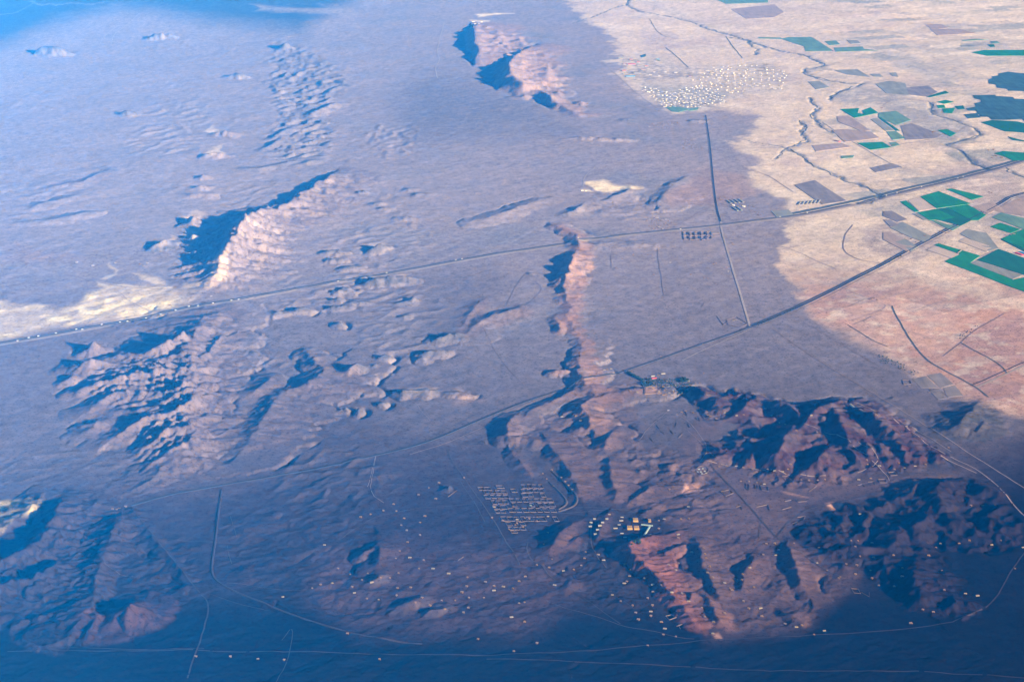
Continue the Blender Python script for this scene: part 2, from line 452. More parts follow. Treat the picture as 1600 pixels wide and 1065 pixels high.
# hills between the railway and the walled plots
f = form('shadowed_hill')
ridge([(806, 648, 10), (796, 657, 34), (793, 668, 38), (794, 681, 33), (815, 682, 24), (838, 688, 22)], 160, 110, 60, 0.45, 620, lab=f)
ridge([(838, 688, 13), (858, 690, 22), (880, 690, 18), (898, 691, 10)], 130, 70, 60, 0.4, 621, lab=f)
ridge([(855, 690, 16), (868, 706, 22), (882, 724, 22), (895, 745, 22), (904, 768, 14), (910, 785, 5)], 260, 70, 60, 0.4, 622, 0.2, 1.0, f)
ridge([(800, 705, 10), (815, 722, 14), (825, 738, 11), (835, 750, 6)], 90, 70, 60, 0.4, 623, lab=f)
ridge([(925, 625, 6), (922, 640, 14), (924, 655, 6)], 90, 50, 60, 0.4, 624, lab=f)
ridge([(958, 672, 13), (950, 683, 22), (944, 697, 18), (946, 706, 6)], 150, 70, 60, 0.4, 625, lab=f)
ridge([(951, 722, 14), (953, 735, 22), (955, 750, 24), (963, 766, 22), (960, 778, 15), (957, 786, 4)], 220, 70, 60, 0.45, 626, lab=f)
ridge([(1025, 755, 6), (1008, 765, 22), (992, 778, 20), (978, 792, 5)], 130, 80, 60, 0.45, 627, lab=f)
ridge([(905, 598, 6), (895, 610, 18), (870, 622, 16), (830, 640, 13), (818, 655, 6)], 110, 70, 60, 0.4, 628, lab=f)
for k, (a, b, h) in enumerate([(1020, 786, 10), (1012, 798, 13), (1017, 796, 11), (1024, 789, 10), (1045, 735, 14), (1050, 725, 14), (1068, 740, 11), (905, 668, 9), (895, 640, 9), (1085, 795, 9), (1062, 797, 9), (1040, 808, 10), (970, 705, 10), (990, 718, 9), (1000, 735, 10)]):
    mound(a, b, h, 62, 1.3, 40, 40, 0.3, 640 + k, f)

# the red-brown hills on the right
f = form('red_brown_hills')
soft_hills(pmask([(1085, 612), (1150, 610), (1240, 625), (1310, 622), (1380, 645), (1430, 680), (1470, 715), (1440, 730), (1330, 742), (1240, 742), (1180, 735), (1100, 722), (1095, 700), (1150, 690), (1160, 655), (1095, 645)], 8),
           46, 300, 700, 4, 'r', 1, 0, f, 0.42)
for k, (p, wl, wr) in enumerate([
        ([(1240, 664, 48), (1232, 676, 83), (1222, 693, 91), (1214, 708, 79), (1213, 732, 32)], 230, 150),
        ([(1292, 700, 48), (1283, 708, 71), (1276, 719, 68), (1258, 734, 43), (1243, 746, 16)], 240, 130),
        ([(1312, 626, 40), (1287, 630, 71), (1269, 643, 76), (1255, 664, 48), (1262, 674, 32)], 260, 150),
        ([(1305, 636, 56), (1312, 652, 76), (1322, 672, 68), (1330, 690, 48)], 240, 150),
        ([(1336, 634, 48), (1358, 642, 83), (1380, 660, 83), (1402, 676, 56), (1420, 694, 32)], 260, 140),
        ([(1352, 688, 40), (1358, 698, 56), (1363, 712, 43), (1366, 726, 13)], 140, 100),
        ([(1372, 692, 36), (1379, 702, 50), (1386, 718, 32), (1392, 730, 8)], 140, 100),
        ([(1400, 688, 36), (1409, 698, 48), (1416, 712, 32), (1422, 726, 8)], 150, 100),
        ([(1450, 702, 13), (1462, 708, 29), (1468, 718, 10)], 120, 80),
        ([(1206, 626, 32), (1236, 630, 63), (1246, 642, 67), (1248, 654, 40)], 150, 120),
        ([(1174, 622, 23), (1168, 628, 48), (1158, 640, 44), (1146, 648, 16)], 160, 110),
        ([(1112, 618, 23), (1118, 624, 44), (1128, 640, 29), (1134, 648, 10)], 150, 90),
        ([(1090, 606, 23), (1100, 612, 40), (1106, 626, 21)], 130, 80),
        ([(1190, 690, 32), (1178, 704, 43), (1172, 716, 36), (1178, 728, 16)], 120, 100),
        ([(1140, 704, 17), (1120, 714, 27), (1104, 722, 10)], 110, 90),
        ([(1150, 690, 23), (1166, 682, 40), (1190, 684, 48), (1215, 676, 56)], 120, 120),
        ([(1320, 700, 48), (1338, 708, 56), (1344, 726, 23)], 150, 100),
        ([(1290, 720, 32), (1296, 732, 32), (1302, 742, 10)], 90, 70)]):
    ridge(p, wl, wr, 80, 0.34, 710 + k, 0.28, 1.05, f, 0.2)
f = form('dim_hill')
ridge([(1530, 628, 13), (1520, 640, 40), (1505, 652, 44), (1490, 668, 32), (1480, 680, 11)], 260, 230, 90, 0.45, 740, lab=f)
ridge([(1545, 650, 11), (1535, 664, 29), (1530, 680, 13)], 200, 130, 90, 0.45, 741, lab=f)

# the darker hills lower right
f = form('dark_brown_hills')
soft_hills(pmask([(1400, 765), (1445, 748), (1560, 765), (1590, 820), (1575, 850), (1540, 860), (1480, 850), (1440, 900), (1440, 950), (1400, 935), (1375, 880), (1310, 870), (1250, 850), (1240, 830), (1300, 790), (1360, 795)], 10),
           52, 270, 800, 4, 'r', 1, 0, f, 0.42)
for k, (p, wl, wr) in enumerate([
        ([(1480, 748, 40), (1470, 756, 68), (1462, 774, 68), (1474, 792, 48), (1482, 802, 19)], 200, 170),
        ([(1530, 757, 16), (1546, 760, 50), (1560, 770, 32)], 120, 120),
        ([(1455, 800, 32), (1443, 808, 60), (1426, 826, 48), (1420, 838, 16)], 140, 150),
        ([(1485, 804, 36), (1500, 812, 52), (1516, 826, 23)], 130, 150),
        ([(1560, 815, 19), (1576, 822, 40), (1582, 834, 16)], 110, 160),
        ([(1408, 812, 32), (1400, 828, 50), (1396, 848, 41), (1388, 868, 13)], 120, 150),
        ([(1345, 788, 16), (1352, 794, 23), (1352, 804, 6)], 70, 60),
        ([(1306, 800, 23), (1320, 810, 32), (1330, 824, 19)], 100, 120),
        ([(1285, 822, 32), (1306, 830, 43), (1318, 846, 19)], 110, 140),
        ([(1262, 866, 10), (1300, 862, 21), (1330, 852, 29), (1348, 866, 19)], 90, 90),
        ([(1320, 880, 11), (1326, 886, 21), (1330, 892, 6)], 60, 60),
        ([(1428, 870, 23), (1430, 888, 50), (1428, 908, 56), (1436, 932, 44), (1444, 950, 11)], 260, 120),
        ([(1486, 930, 14), (1494, 944, 35), (1503, 962, 10)], 130, 90),
        ([(1380, 868, 21), (1384, 890, 32), (1392, 912, 11)], 110, 80),
        ([(1440, 752, 23), (1425, 762, 48), (1415, 775, 29), (1400, 783, 10)], 120, 120),
        ([(1540, 806, 23), (1560, 812, 36)], 110, 120),
        ([(1255, 815, 13), (1275, 832, 29), (1288, 850, 16)], 110, 110)]):
    ridge(p, wl, wr, 75, 0.36, 810 + k, 0.28, 1.05, f, 0.2)

# the pink outcrop with the houses around it, and the low spines beside it
f = form('pink_outcrop')
ridge([(1046, 832, 12), (1012, 838, 34), (980, 846, 46), (986, 862, 50), (1003, 876, 46), (1020, 892, 44), (1036, 908, 36), (1050, 928, 30), (1075, 957, 28), (1095, 985, 10)], 230, 80, 60, 0.5, 850, 0.25, 0.95, f)
ridge([(1078, 846, 6), (1062, 852, 26), (1040, 862, 24), (1022, 866, 10)], 70, 60, 40, 0.4, 851, 0.2, 1, f)
ridge([(1070, 905, 8), (1050, 904, 20), (1046, 916, 16)], 120, 60, 50, 0.4, 852, 0.2, 1, f)
ridge([(1090, 922, 10), (1082, 924, 30), (1078, 938, 18)], 130, 60, 50, 0.4, 853, 0.2, 1, f)
ridge([(1100, 925, 6), (1112, 945, 26), (1124, 965, 28), (1135, 980, 10)], 110, 60, 50, 0.4, 854, 0.2, 1, f)
f = form('low_spine')
ridge([(1085, 838, 6), (1092, 850, 24), (1096, 878, 26), (1108, 900, 26), (1122, 928, 20), (1134, 950, 6)], 180, 50, 60, 0.3, 860, 0.2, 1, f)
ridge([(1228, 842, 6), (1234, 858, 26), (1242, 882, 26), (1252, 908, 24), (1262, 930, 8)], 130, 60, 60, 0.3, 861, 0.2, 1, f)
ridge([(1178, 862, 4), (1176, 875, 18), (1164, 890, 22), (1160, 915, 20), (1158, 930, 6)], 130, 50, 60, 0.3, 862, 0.2, 1, f)
ridge([(1212, 948, 4), (1236, 960, 22), (1256, 972, 14), (1268, 978, 4)], 120, 40, 60, 0.3, 863, 0.2, 1, f)
ridge([(905, 812, 8), (880, 826, 30), (868, 842, 34), (860, 858, 14)], 110, 90, 50, 0.4, 864, 0.2, 1, f)
ridge([(905, 838, 8), (892, 845, 22), (884, 856, 10)], 80, 60, 50, 0.4, 865, 0.2, 1, f)
ridge([(950, 800, 10), (940, 820, 20), (935, 838, 18), (965, 845, 20)], 90, 60, 50, 0.3, 866, 0.2, 1, f)

# bottom left: cone, gullied hills and the sand cliff
f = form('gullied_massif')
ridge([(96, 780, 23), (90, 790, 69), (76, 824, 72), (53, 846, 69), (20, 864, 62), (-20, 880, 55)], 300, 120, 60, 0.55, 900, 0.3, 1.15, f)
ridge([(62, 778, 20), (55, 785, 42), (34, 806, 36), (10, 820, 30), (-20, 832, 24)], 60, 220, 40, 0.5, 901, 0.15, 1.0, f)
ridge([(100, 870, 31), (84, 882, 58), (53, 898, 62), (16, 904, 66), (-20, 935, 47)], 330, 110, 55, 0.6, 902, 0.3, 1.1, f)
ridge([(192, 800, 20), (188, 812, 39), (178, 830, 44), (166, 858, 47), (154, 887, 47), (146, 928, 47), (128, 960, 39)], 130, 330, 52, 0.62, 903, 0.3, 1.1, f)
for k, p in enumerate([[(168, 852, 44), (140, 864, 37), (112, 878, 23), (90, 896, 11)], [(156, 884, 44), (124, 898, 39), (100, 920, 28), (70, 940, 12)],
                       [(148, 925, 44), (120, 940, 41), (94, 958, 31), (60, 985, 16), (20, 1000, 8)], [(132, 958, 42), (116, 985, 34), (100, 1005, 9)],
                       [(150, 960, 39), (140, 985, 34), (130, 1008, 8)], [(110, 950, 31), (70, 962, 23), (20, 970, 20)], [(120, 815, 19), (95, 832, 27), (80, 838, 16)]]):
    ridge(p, 110, 110, 46, 0.6, 910 + k, 0.3, 1.05, f)
f = form('cone_hill')
ridge([(214, 940, 47), (204, 944, 84), (196, 948, 87), (184, 958, 55), (172, 972, 28)], 280, 240, 46, 0.45, 930, 0.2, 1.35, f)
f = form('fluted_scarp')
ridge([(250, 742, 12), (238, 746, 28), (224, 756, 24), (205, 764, 14)], 120, 100, 40, 0.6, 940, lab=f)
ridge([(92, 768, 10), (120, 776, 26), (150, 786, 26), (178, 792, 8)], 100, 170, 36, 0.6, 941, lab=f)
ridge([(222, 820, 6), (232, 830, 18), (250, 852, 16), (268, 872, 14), (290, 900, 12), (306, 920, 4)], 60, 60, 36, 0.6, 942, 0.3, 1, f)
ridge([(590, 842, 10), (592, 856, 34), (594, 872, 30), (588, 886, 12)], 200, 110, 60, 0.5, 943, lab=f)

# dry river beds cut into the pale flood plain
RIVERS = [
    ([(985, -6), (978, 8), (1000, 18), (1040, 24), (1075, 32), (1110, 46), (1150, 56), (1200, 74), (1230, 81), (1257, 86), (1275, 94), (1290, 102), (1272, 105), (1256, 107), (1258, 114),
      (1285, 124), (1330, 130), (1350, 130), (1338, 135), (1312, 142), (1299, 149), (1297, 156)], 34, 7),
    ([(1265, 152), (1270, 162), (1281, 167), (1268, 177), (1275, 186), (1278, 195), (1300, 206)], 27, 6),
    ([(1250, 187), (1258, 197), (1251, 206), (1261, 219), (1242, 227), (1227, 231), (1248, 241), (1260, 250), (1268, 258), (1298, 270), (1314, 278), (1320, 283),
      (1345, 290), (1360, 299), (1377, 305), (1374, 313), (1330, 318)], 26, 6),
    ([(1200, 226), (1227, 231), (1222, 240), (1211, 250)], 14, 3),
    ([(1455, 160), (1458, 178), (1485, 185), (1525, 200), (1533, 208), (1518, 215), (1478, 224), (1500, 232), (1512, 245), (1525, 256), (1545, 264)], 34, 6),
    ([(1140, 58), (1168, 62), (1172, 70), (1185, 76), (1180, 86)], 24, 5),
    ([(895, 36), (930, 26), (950, 16), (975, 8)], 18, 4),
    ([(1165, 218), (1180, 225), (1200, 226)], 12, 2),
    ([(1570, 262), (1590, 274), (1620, 284)], 31, 5),
]
for k, (pts, w, dep) in enumerate(RIVERS):
    P = [(*G(a, b), 0) for a, b in pts]
    rs, cs = bbox(min(p[0] for p in P), min(p[1] for p in P), max(p[0] for p in P), max(p[1] for p in P), 260)
    X = XX[rs, cs]; Y = YY[rs, cs]
    d, _, S, _ = line_d(X + 34 * pn(X / 140, Y / 140, 70 + k), Y + 80 * pn(X / 170, Y / 170, 75 + k), P)
    t = d / (w * (0.9 + 0.5 * pn(S / 300, 0 * S, 80 + k)))
    HZ[rs, cs] -= dep * (1 - sstep(0.55, 1.5, t))
    M_ALL[rs, cs] = np.maximum(M_ALL[rs, cs], 0)

# ------------------------------------------------------------------ rain: water finds its way down and cuts branching gullies
def blur(A, n=1):
    for _ in range(n):
        A = (A * 2 + np.roll(A, 1, 0) + np.roll(A, -1, 0)) / 4
        A = (A * 2 + np.roll(A, 1, 1) + np.roll(A, -1, 1)) / 4
    return A


def drainage(H):
    """flood the relief from its rim: every vertex gets the neighbour its water leaves by; returns drained area"""
    import heapq
    n, m = H.shape
    h = H.ravel().tolist()
    N = n * m
    done = bytearray(N)
    par = [-1] * N
    heap = []
    for i in list(range(m)) + list(range(N - m, N)) + list(range(m, N - m, m)) + list(range(2 * m - 1, N - m, m)):
        if not done[i]:
            done[i] = 1; heap.append((h[i], i))
    heapq.heapify(heap)
    pop = heapq.heappop; push = heapq.heappush
    nb = (-1, 1, -m, m, -m - 1, -m + 1, m - 1, m + 1)
    order = []
    while heap:
        z, i = pop(heap)
        order.append(i)
        for d in nb:
            j = i + d
            if 0 <= j < N and not done[j]:
                done[j] = 1
                par[j] = i
                zj = h[j]
                push(heap, (zj if zj > z else z + 1e-4, j))
    area = ((ROW_Y + 700.0) * (COL_U[1] - COL_U[0]) * np.gradient(ROW_Y))
    acc = np.repeat(area[:, None], m, 1).ravel().tolist()
    for i in reversed(order):
        p = par[i]
        if p >= 0:
            acc[p] += acc[i]
    return np.array(acc).reshape(n, m)


_hill = blur((LAB > 0).astype(float), 4)
HZ += _hill * (fbm(XX, YY, 150, 6, 120, 0.6) * 3.2)
_rb = blur(((LAB == FORM.index('red_brown_hills')) | (LAB == FORM.index('dark_brown_hills')) | (LAB == FORM.index('gullied_massif'))).astype(float), 3)
HZ += _rb * (ridged(XX, YY, 130, 5, 126, 0.6) - 0.4) * 17
dXr = ((ROW_Y + 700.0) * (COL_U[1] - COL_U[0]))[:, None]; dYr = np.gradient(ROW_Y)[:, None]
Hs = blur(HZ, 10)
gr_, gc_ = np.gradient(Hs)
SLOPE = np.hypot(gr_ / dYr, gc_ / dXr)
ACC = drainage(HZ + fbm(XX, YY, 90, 4, 124, 0.7) * (1.6 + 4.0 * _hill))
_a0 = 2500.0
_f = np.log10(1 + ACC / _a0)
cut = 8.5 * _f * np.clip((SLOPE - 0.045) / 0.17, 0.03, 1.3)
big = cut * (ACC > 30000); huge = cut * (ACC > 250000)
inc = 0.55 * cut + 0.45 * blur(cut, 1) * 1.6 + 0.9 * blur(big, 2) + 1.4 * blur(huge, 4)
HZ -= np.clip(inc, 0, 34) * (1 - M_ALL)
HZ[:] = 0.75 * HZ + 0.25 * blur(HZ, 1)
FLOW = blur(np.clip(np.log10(1 + ACC / 20000.0), 0, 3), 1)

# ------------------------------------------------------------------ what the ground is made of (rock and soil colours, with some shade painted in)
CO = np.zeros((NR, NC, 3))


def paint(mask, col, amt=1.0):
    m = (mask * amt)[..., None]
    CO[:] = CO * (1 - m) + np.array(col)[None, None, :] * m


nA = fbm(XX, YY, 1300, 5, 41, 0.55); nB = fbm(Xs, Ys, 500, 5, 44, 0.6); nC = fbm(XX, YY, 180, 4, 47, 0.6)
GRAVEL = (0.245, 0.200, 0.215)
CO[:] = np.array(GRAVEL)
paint(sstep(0.0, 0.9, nA + 0.3 * nB), (0.27, 0.21, 0.20), 0.8)
paint(sstep(0.05, 0.9, -nA + 0.3 * nB), (0.190, 0.175, 0.205), 0.7)
paint(sstep(900, 300, WX) * sstep(700, 450, WY), (0.28, 0.22, 0.20), 0.6)
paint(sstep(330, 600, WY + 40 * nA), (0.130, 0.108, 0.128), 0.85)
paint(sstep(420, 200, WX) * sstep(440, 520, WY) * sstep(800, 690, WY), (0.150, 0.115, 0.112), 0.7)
paint(sstep(560, 780, WY + 40 * nA) * (1 - 0.75 * sstep(420, 200, WX) * sstep(830, 700, WY)), (0.056, 0.040, 0.045), 0.95)          # darker towards the near plain
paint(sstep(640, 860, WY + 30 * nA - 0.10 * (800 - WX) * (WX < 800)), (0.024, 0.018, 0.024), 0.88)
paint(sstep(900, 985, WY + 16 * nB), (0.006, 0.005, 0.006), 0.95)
paint(pmask([(1400, 880), (1500, 800), (1620, 710), (1800, 680), (1800, 1200), (1100, 1200), (1200, 1000), (1330, 940)], 60), (0.006, 0.005, 0.006), 0.93)  # lens falloff at the lower right corner painted into the ground
paint(pmask([(-200, -200), (575, -200), (560, -5), (520, 14), (470, 48), (400, 40), (320, 32), (250, 18), (180, 12), (70, 40), (0, 70), (-200, 90)], 22), (0.045, 0.055, 0.065), 0.92)  # cloud shadow over the far left painted into the ground colour
paint(pmask([(395, 8), (470, 14), (545, 12), (555, 26), (500, 22), (400, 16)], 4), (0.30, 0.24, 0.21), 0.8)
paint(pmask([(610, 165), (660, 120), (740, 120), (820, 160), (900, 200), (760, 210), (640, 220)], 40), (0.12, 0.105, 0.12), 0.7)
paint(pmask([(660, 430), (760, 420), (800, 450), (740, 520), (650, 520)], 30), (0.13, 0.105, 0.115), 0.6)
# pale flood plain and farmland
paint(M_ALL, (0.53, 0.42, 0.335))
paint(M_ALL * sstep(-0.1, 0.8, fbm(XX, YY, 900, 4, 61) + 0.4 * nC), (0.62, 0.51, 0.41), 0.75)
paint(M_ALL * sstep(0.1, 0.8, fbm(Xs, Ys, 700, 4, 62)), (0.42, 0.32, 0.29), 0.6)
paint(M_ALL * sstep(370, 500, WY), (0.395, 0.212, 0.160), 0.9)
paint(M_ALL * sstep(420, 560, WY) * sstep(-0.1, 0.7, fbm(XX, YY, 600, 4, 63)), (0.45, 0.262, 0.190), 0.8)
paint(M_ALL * sstep(560, 640, WY + 10 * nC), (0.33, 0.19, 0.17), 0.7)
paint(M_ALL * pmask([(1395, 408), (1470, 424), (1560, 455), (1640, 480), (1640, 500), (1540, 470), (1440, 440)], 9), (0.55, 0.44, 0.37), 0.65)
for P_, c_, a_ in [
        ([(1296, 146), (1345, 133), (1420, 150), (1500, 178), (1530, 205), (1480, 222), (1400, 190), (1360, 166), (1310, 160)], (0.25, 0.235, 0.24), 0.75),
        ([(1480, 225), (1520, 235), (1550, 262), (1530, 268), (1490, 250)], (0.24, 0.225, 0.23), 0.75),
        ([(1380, -20), (1700, -40), (1700, 60), (1560, 55), (1420, 20)], (0.62, 0.52, 0.44), 0.5),
        ([(1500, 60), (1700, 50), (1700, 160), (1540, 110), (1380, 75)], (0.46, 0.42, 0.40), 0.4),
        ([(1380, 80), (1500, 95), (1540, 130), (1440, 130)], (0.40, 0.36, 0.35), 0.4),
        ([(1340, 55), (1560, 150), (1540, 160), (1320, 65)], (0.34, 0.31, 0.31), 0.5),
        ([(1205, 330), (1235, 330), (1262, 345), (1240, 352)], (0.24, 0.19, 0.18), 0.6),
        ([(1330, 360), (1395, 345), (1480, 370), (1430, 405), (1370, 395)], (0.30, 0.235, 0.225), 0.7),
        ([(1455, 262), (1600, 262), (1600, 330), (1510, 330)], (0.36, 0.28, 0.27), 0.7),
        ([(1500, 330), (1600, 300), (1700, 330), (1700, 400), (1560, 370)], (0.30, 0.245, 0.24), 0.6),
        ([(1000, 0), (1060, 20), (1100, 40), (1160, 58), (1200, 74), (1170, 62), (1090, 36)], (0.32, 0.29, 0.29), 0.6),
        ([(1195, 50), (1240, 45), (1330, 60), (1230, 57)], (0.42, 0.35, 0.33), 0.5),
        ([(1000, 50), (1045, 49), (1060, 70), (1030, 80), (1010, 70)], (0.42, 0.33, 0.33), 0.6),
        ([(1395, 470), (1440, 455), (1520, 480), (1490, 520), (1440, 510)], (0.42, 0.27, 0.22), 0.5),
        ([(1310, 480), (1380, 470), (1440, 540), (1400, 540), (1330, 510)], (0.43, 0.29, 0.235), 0.7),
        ([(1400, 475), (1470, 480), (1520, 525), (1490, 570), (1440, 545)], (0.44, 0.285, 0.23), 0.6),
        ([(1495, 585), (1530, 570), (1580, 590), (1530, 605)], (0.28, 0.165, 0.155), 0.6),
        ([(1540, 510), (1600, 490), (1700, 480), (1700, 560), (1580, 580), (1510, 535)], (0.32, 0.20, 0.185), 0.6),
        ([(1500, 590), (1600, 600), (1600, 640), (1520, 622)], (0.29, 0.18, 0.165), 0.5),
        ([(1320, 440), (1400, 450), (1360, 470), (1290, 470)], (0.33, 0.205, 0.18), 0.6)]:
    paint(pmask(P_, 6), c_, a_)
# rivers: silt beds and scrubby banks, the channel shade painted dark along them
for k, (pts, w, dep) in enumerate(RIVERS):
    P = [(*G(a, b), 0) for a, b in pts]
    rs, cs = bbox(min(p[0] for p in P), min(p[1] for p in P), max(p[0] for p in P), max(p[1] for p in P), 260)
    X = XX[rs, cs]; Y = YY[rs, cs]
    d, _, S, _ = line_d(X + 34 * pn(X / 140, Y / 140, 70 + k), Y + 80 * pn(X / 170, Y / 170, 75 + k), P)
    m = np.zeros((NR, NC)); m[rs, cs] = 1 - sstep(0.4, 1.0, d / (w * (0.9 + 0.5 * pn(S / 300, 0 * S, 80 + k))))
    paint(m, (0.10, 0.115, 0.12), 0.9)
    m[rs, cs] = sstep(1.0, 1.4, d / w) * (1 - sstep(1.6, 3.6, d / w)) * 0.5
    paint(m * (0.5 + nC).clip(0, 1), (0.36, 0.32, 0.30), 0.6)

# pale broken ground left of the highway, the quarry and the sand scarp
BADL = [(-60, 468), (10, 475), (40, 480), (90, 484), (130, 474), (142, 458), (180, 452), (250, 452), (285, 455), (330, 448), (332, 458), (300, 470), (240, 484), (150, 502), (70, 518), (-60, 536)]
mb = pmask(BADL, 7)
paint(mb, (0.46, 0.37, 0.275), 0.95)
paint(mb * sstep(0.0, 0.5, fbm(Xs, Ys, 260, 4, 66)), (0.76, 0.62, 0.38), 0.95)
paint(mb * sstep(0.1, 0.6, fbm(Xs, Ys, 380, 4, 67)), (0.27, 0.225, 0.20), 0.6)
HZ += mb * 4.5 * (ridged(XX, YY, 150, 4, 68) - 0.3)
for P_, c_, a_, s_ in [
        ([(75, 492), (110, 492), (120, 500), (85, 504)], (0.72, 0.62, 0.40), 0.9, 3), ([(128, 480), (146, 483), (140, 490), (126, 488)], (0.72, 0.62, 0.42), 0.9, 2.5),
        ([(200, 428), (240, 434), (262, 450), (250, 450), (225, 440)], (0.55, 0.44, 0.32), 0.9, 3), ([(155, 434), (175, 425), (170, 412), (178, 416), (176, 430), (165, 436)], (0.52, 0.42, 0.32), 0.8, 2.5),
        ([(150, 440), (200, 450), (280, 454), (280, 459), (200, 455), (150, 446)], (0.58, 0.47, 0.34), 0.9, 2.5), ([(285, 446), (320, 442), (325, 455), (290, 458)], (0.52, 0.42, 0.30), 0.8, 3),
        ([(40, 385), (110, 400), (130, 410), (60, 410), (0, 405)], (0.27, 0.19, 0.165), 0.7, 9), ([(0, 380), (30, 375), (50, 384), (10, 398)], (0.28, 0.20, 0.17), 0.6, 6),
        ([(920, 284), (946, 280), (975, 286), (1010, 291), (990, 294), (950, 298), (938, 298)], (0.74, 0.60, 0.42), 0.95, 2.5), ([(905, 295), (920, 294), (922, 299), (906, 298)], (0.68, 0.56, 0.42), 0.9, 1.5),
        ([(745, 23), (775, 20), (790, 21), (760, 25), (738, 29)], (0.80, 0.66, 0.48), 0.95, 1.5), ([(735, 33), (758, 34), (750, 37), (738, 36)], (0.66, 0.54, 0.42), 0.9, 1.5),
        ([(-30, 784), (45, 778), (74, 784), (70, 798), (48, 818), (14, 832), (-30, 846)], (0.46, 0.37, 0.21), 0.95, 4), ([(62, 791), (52, 797), (36, 813), (18, 828), (12, 834), (34, 823), (56, 806)], (0.75, 0.58, 0.30), 0.9, 2.5),
        ([(328, 452), (334, 438), (343, 426), (346, 408), (358, 410), (364, 428), (356, 446), (336, 456)], (0.56, 0.41, 0.31), 0.95, 3), ([(262, 362), (268, 368), (258, 384), (240, 396), (236, 392)], (0.48, 0.36, 0.29), 0.9, 2.5),
        ([(288, 330), (300, 325), (306, 345), (294, 355), (284, 348)], (0.50, 0.38, 0.30), 0.8, 4), ([(292, 360), (308, 362), (306, 385), (296, 380)], (0.46, 0.34, 0.27), 0.8, 4),
        ([(316, 233), (342, 228), (345, 240), (318, 246)], (0.52, 0.42, 0.33), 0.9, 3), ([(330, 195), (352, 200), (356, 210), (330, 214)], (0.50, 0.40, 0.32), 0.9, 3),
        ([(620, 614), (640, 606), (690, 606), (680, 616), (640, 618)], (0.42, 0.31, 0.24), 0.9, 3), ([(700, 610), (760, 620), (720, 628)], (0.28, 0.19, 0.16), 0.6, 5),
        ([(136, 540), (148, 533), (150, 545), (140, 552)], (0.30, 0.21, 0.17), 0.8, 3), ([(120, 572), (148, 560), (150, 568), (128, 578)], (0.32, 0.22, 0.18), 0.8, 3),
        ([(85, 288), (180, 275), (170, 284), (90, 294)], (0.27, 0.175, 0.16), 0.7, 5), ([(1044, 300), (1075, 276), (1140, 280), (1200, 300), (1140, 318), (1060, 322), (1036, 312)], (0.27, 0.18, 0.16), 0.7, 7),
        ([(1140, 270), (1182, 285), (1190, 305), (1140, 310)], (0.31, 0.22, 0.19), 0.7, 6), ([(1165, 190), (1180, 200), (1150, 225), (1170, 215)], (0.3, 0.24, 0.22), 0.5, 5),
        ([(860, 350), (890, 355), (920, 385), (930, 420), (925, 440), (905, 395)], (0.30, 0.21, 0.18), 0.6, 8),
        ([(1070, 270), (1110, 262), (1160, 275), (1150, 290)], (0.29, 0.20, 0.175), 0.6, 7)]:
    paint(pmask(P_, s_), c_, a_)
# rock of the separate landforms; small and lone hills darkened to mute sunlit faces
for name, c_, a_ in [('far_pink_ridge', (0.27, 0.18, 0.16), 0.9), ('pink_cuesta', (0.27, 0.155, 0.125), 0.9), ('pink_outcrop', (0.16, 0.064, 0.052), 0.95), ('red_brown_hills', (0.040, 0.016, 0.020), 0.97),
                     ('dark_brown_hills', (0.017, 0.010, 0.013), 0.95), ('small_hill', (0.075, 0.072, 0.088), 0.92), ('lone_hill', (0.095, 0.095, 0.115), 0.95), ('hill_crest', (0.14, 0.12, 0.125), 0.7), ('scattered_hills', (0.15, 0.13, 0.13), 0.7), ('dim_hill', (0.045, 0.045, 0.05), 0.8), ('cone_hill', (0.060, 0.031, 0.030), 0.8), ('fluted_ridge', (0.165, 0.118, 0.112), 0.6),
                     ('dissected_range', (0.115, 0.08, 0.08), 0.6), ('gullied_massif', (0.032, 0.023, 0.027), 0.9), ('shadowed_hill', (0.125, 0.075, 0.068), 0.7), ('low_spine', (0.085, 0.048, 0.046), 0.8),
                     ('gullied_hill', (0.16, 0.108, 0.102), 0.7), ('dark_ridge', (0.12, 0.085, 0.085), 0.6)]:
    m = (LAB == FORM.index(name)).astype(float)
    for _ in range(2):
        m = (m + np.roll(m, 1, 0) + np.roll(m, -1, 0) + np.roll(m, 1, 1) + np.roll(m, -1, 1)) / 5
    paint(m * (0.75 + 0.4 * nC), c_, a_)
soft_red = pmask([(905, 600), (1000, 596), (985, 650), (1000, 690), (1110, 730), (1140, 790), (1110, 820), (1010, 800), (950, 790), (905, 760), (870, 700), (840, 690), (830, 655), (880, 640)], 12)
paint(soft_red, (0.115, 0.070, 0.066), 0.5)
paint(pmask([(500, 860), (640, 830), (900, 880), (930, 930), (820, 990), (560, 1000), (480, 940)], 30), (0.070, 0.042, 0.044), 0.6)
paint(pmask([(1060, 800), (1180, 740), (1230, 800), (1210, 850), (1330, 900), (1260, 980), (1110, 1000), (1060, 900)], 24), (0.10, 0.06, 0.06), 0.7)
paint(pmask([(1080, 640), (1140, 650), (1100, 720), (1230, 750), (1420, 740), (1520, 735), (1400, 770), (1260, 790), (1200, 850), (1100, 800), (1060, 700)], 16), (0.115, 0.075, 0.078), 0.7)
for P_ in ([(1075, 752), (1105, 750), (1100, 766), (1078, 768)], [(1222, 763), (1240, 768), (1256, 777), (1236, 772)], [(1282, 788), (1310, 786), (1304, 796), (1290, 796)], [(1108, 990), (1118, 988), (1126, 998), (1114, 998)]):
    paint(pmask(P_, 3), (0.36, 0.20, 0.155), 0.9)
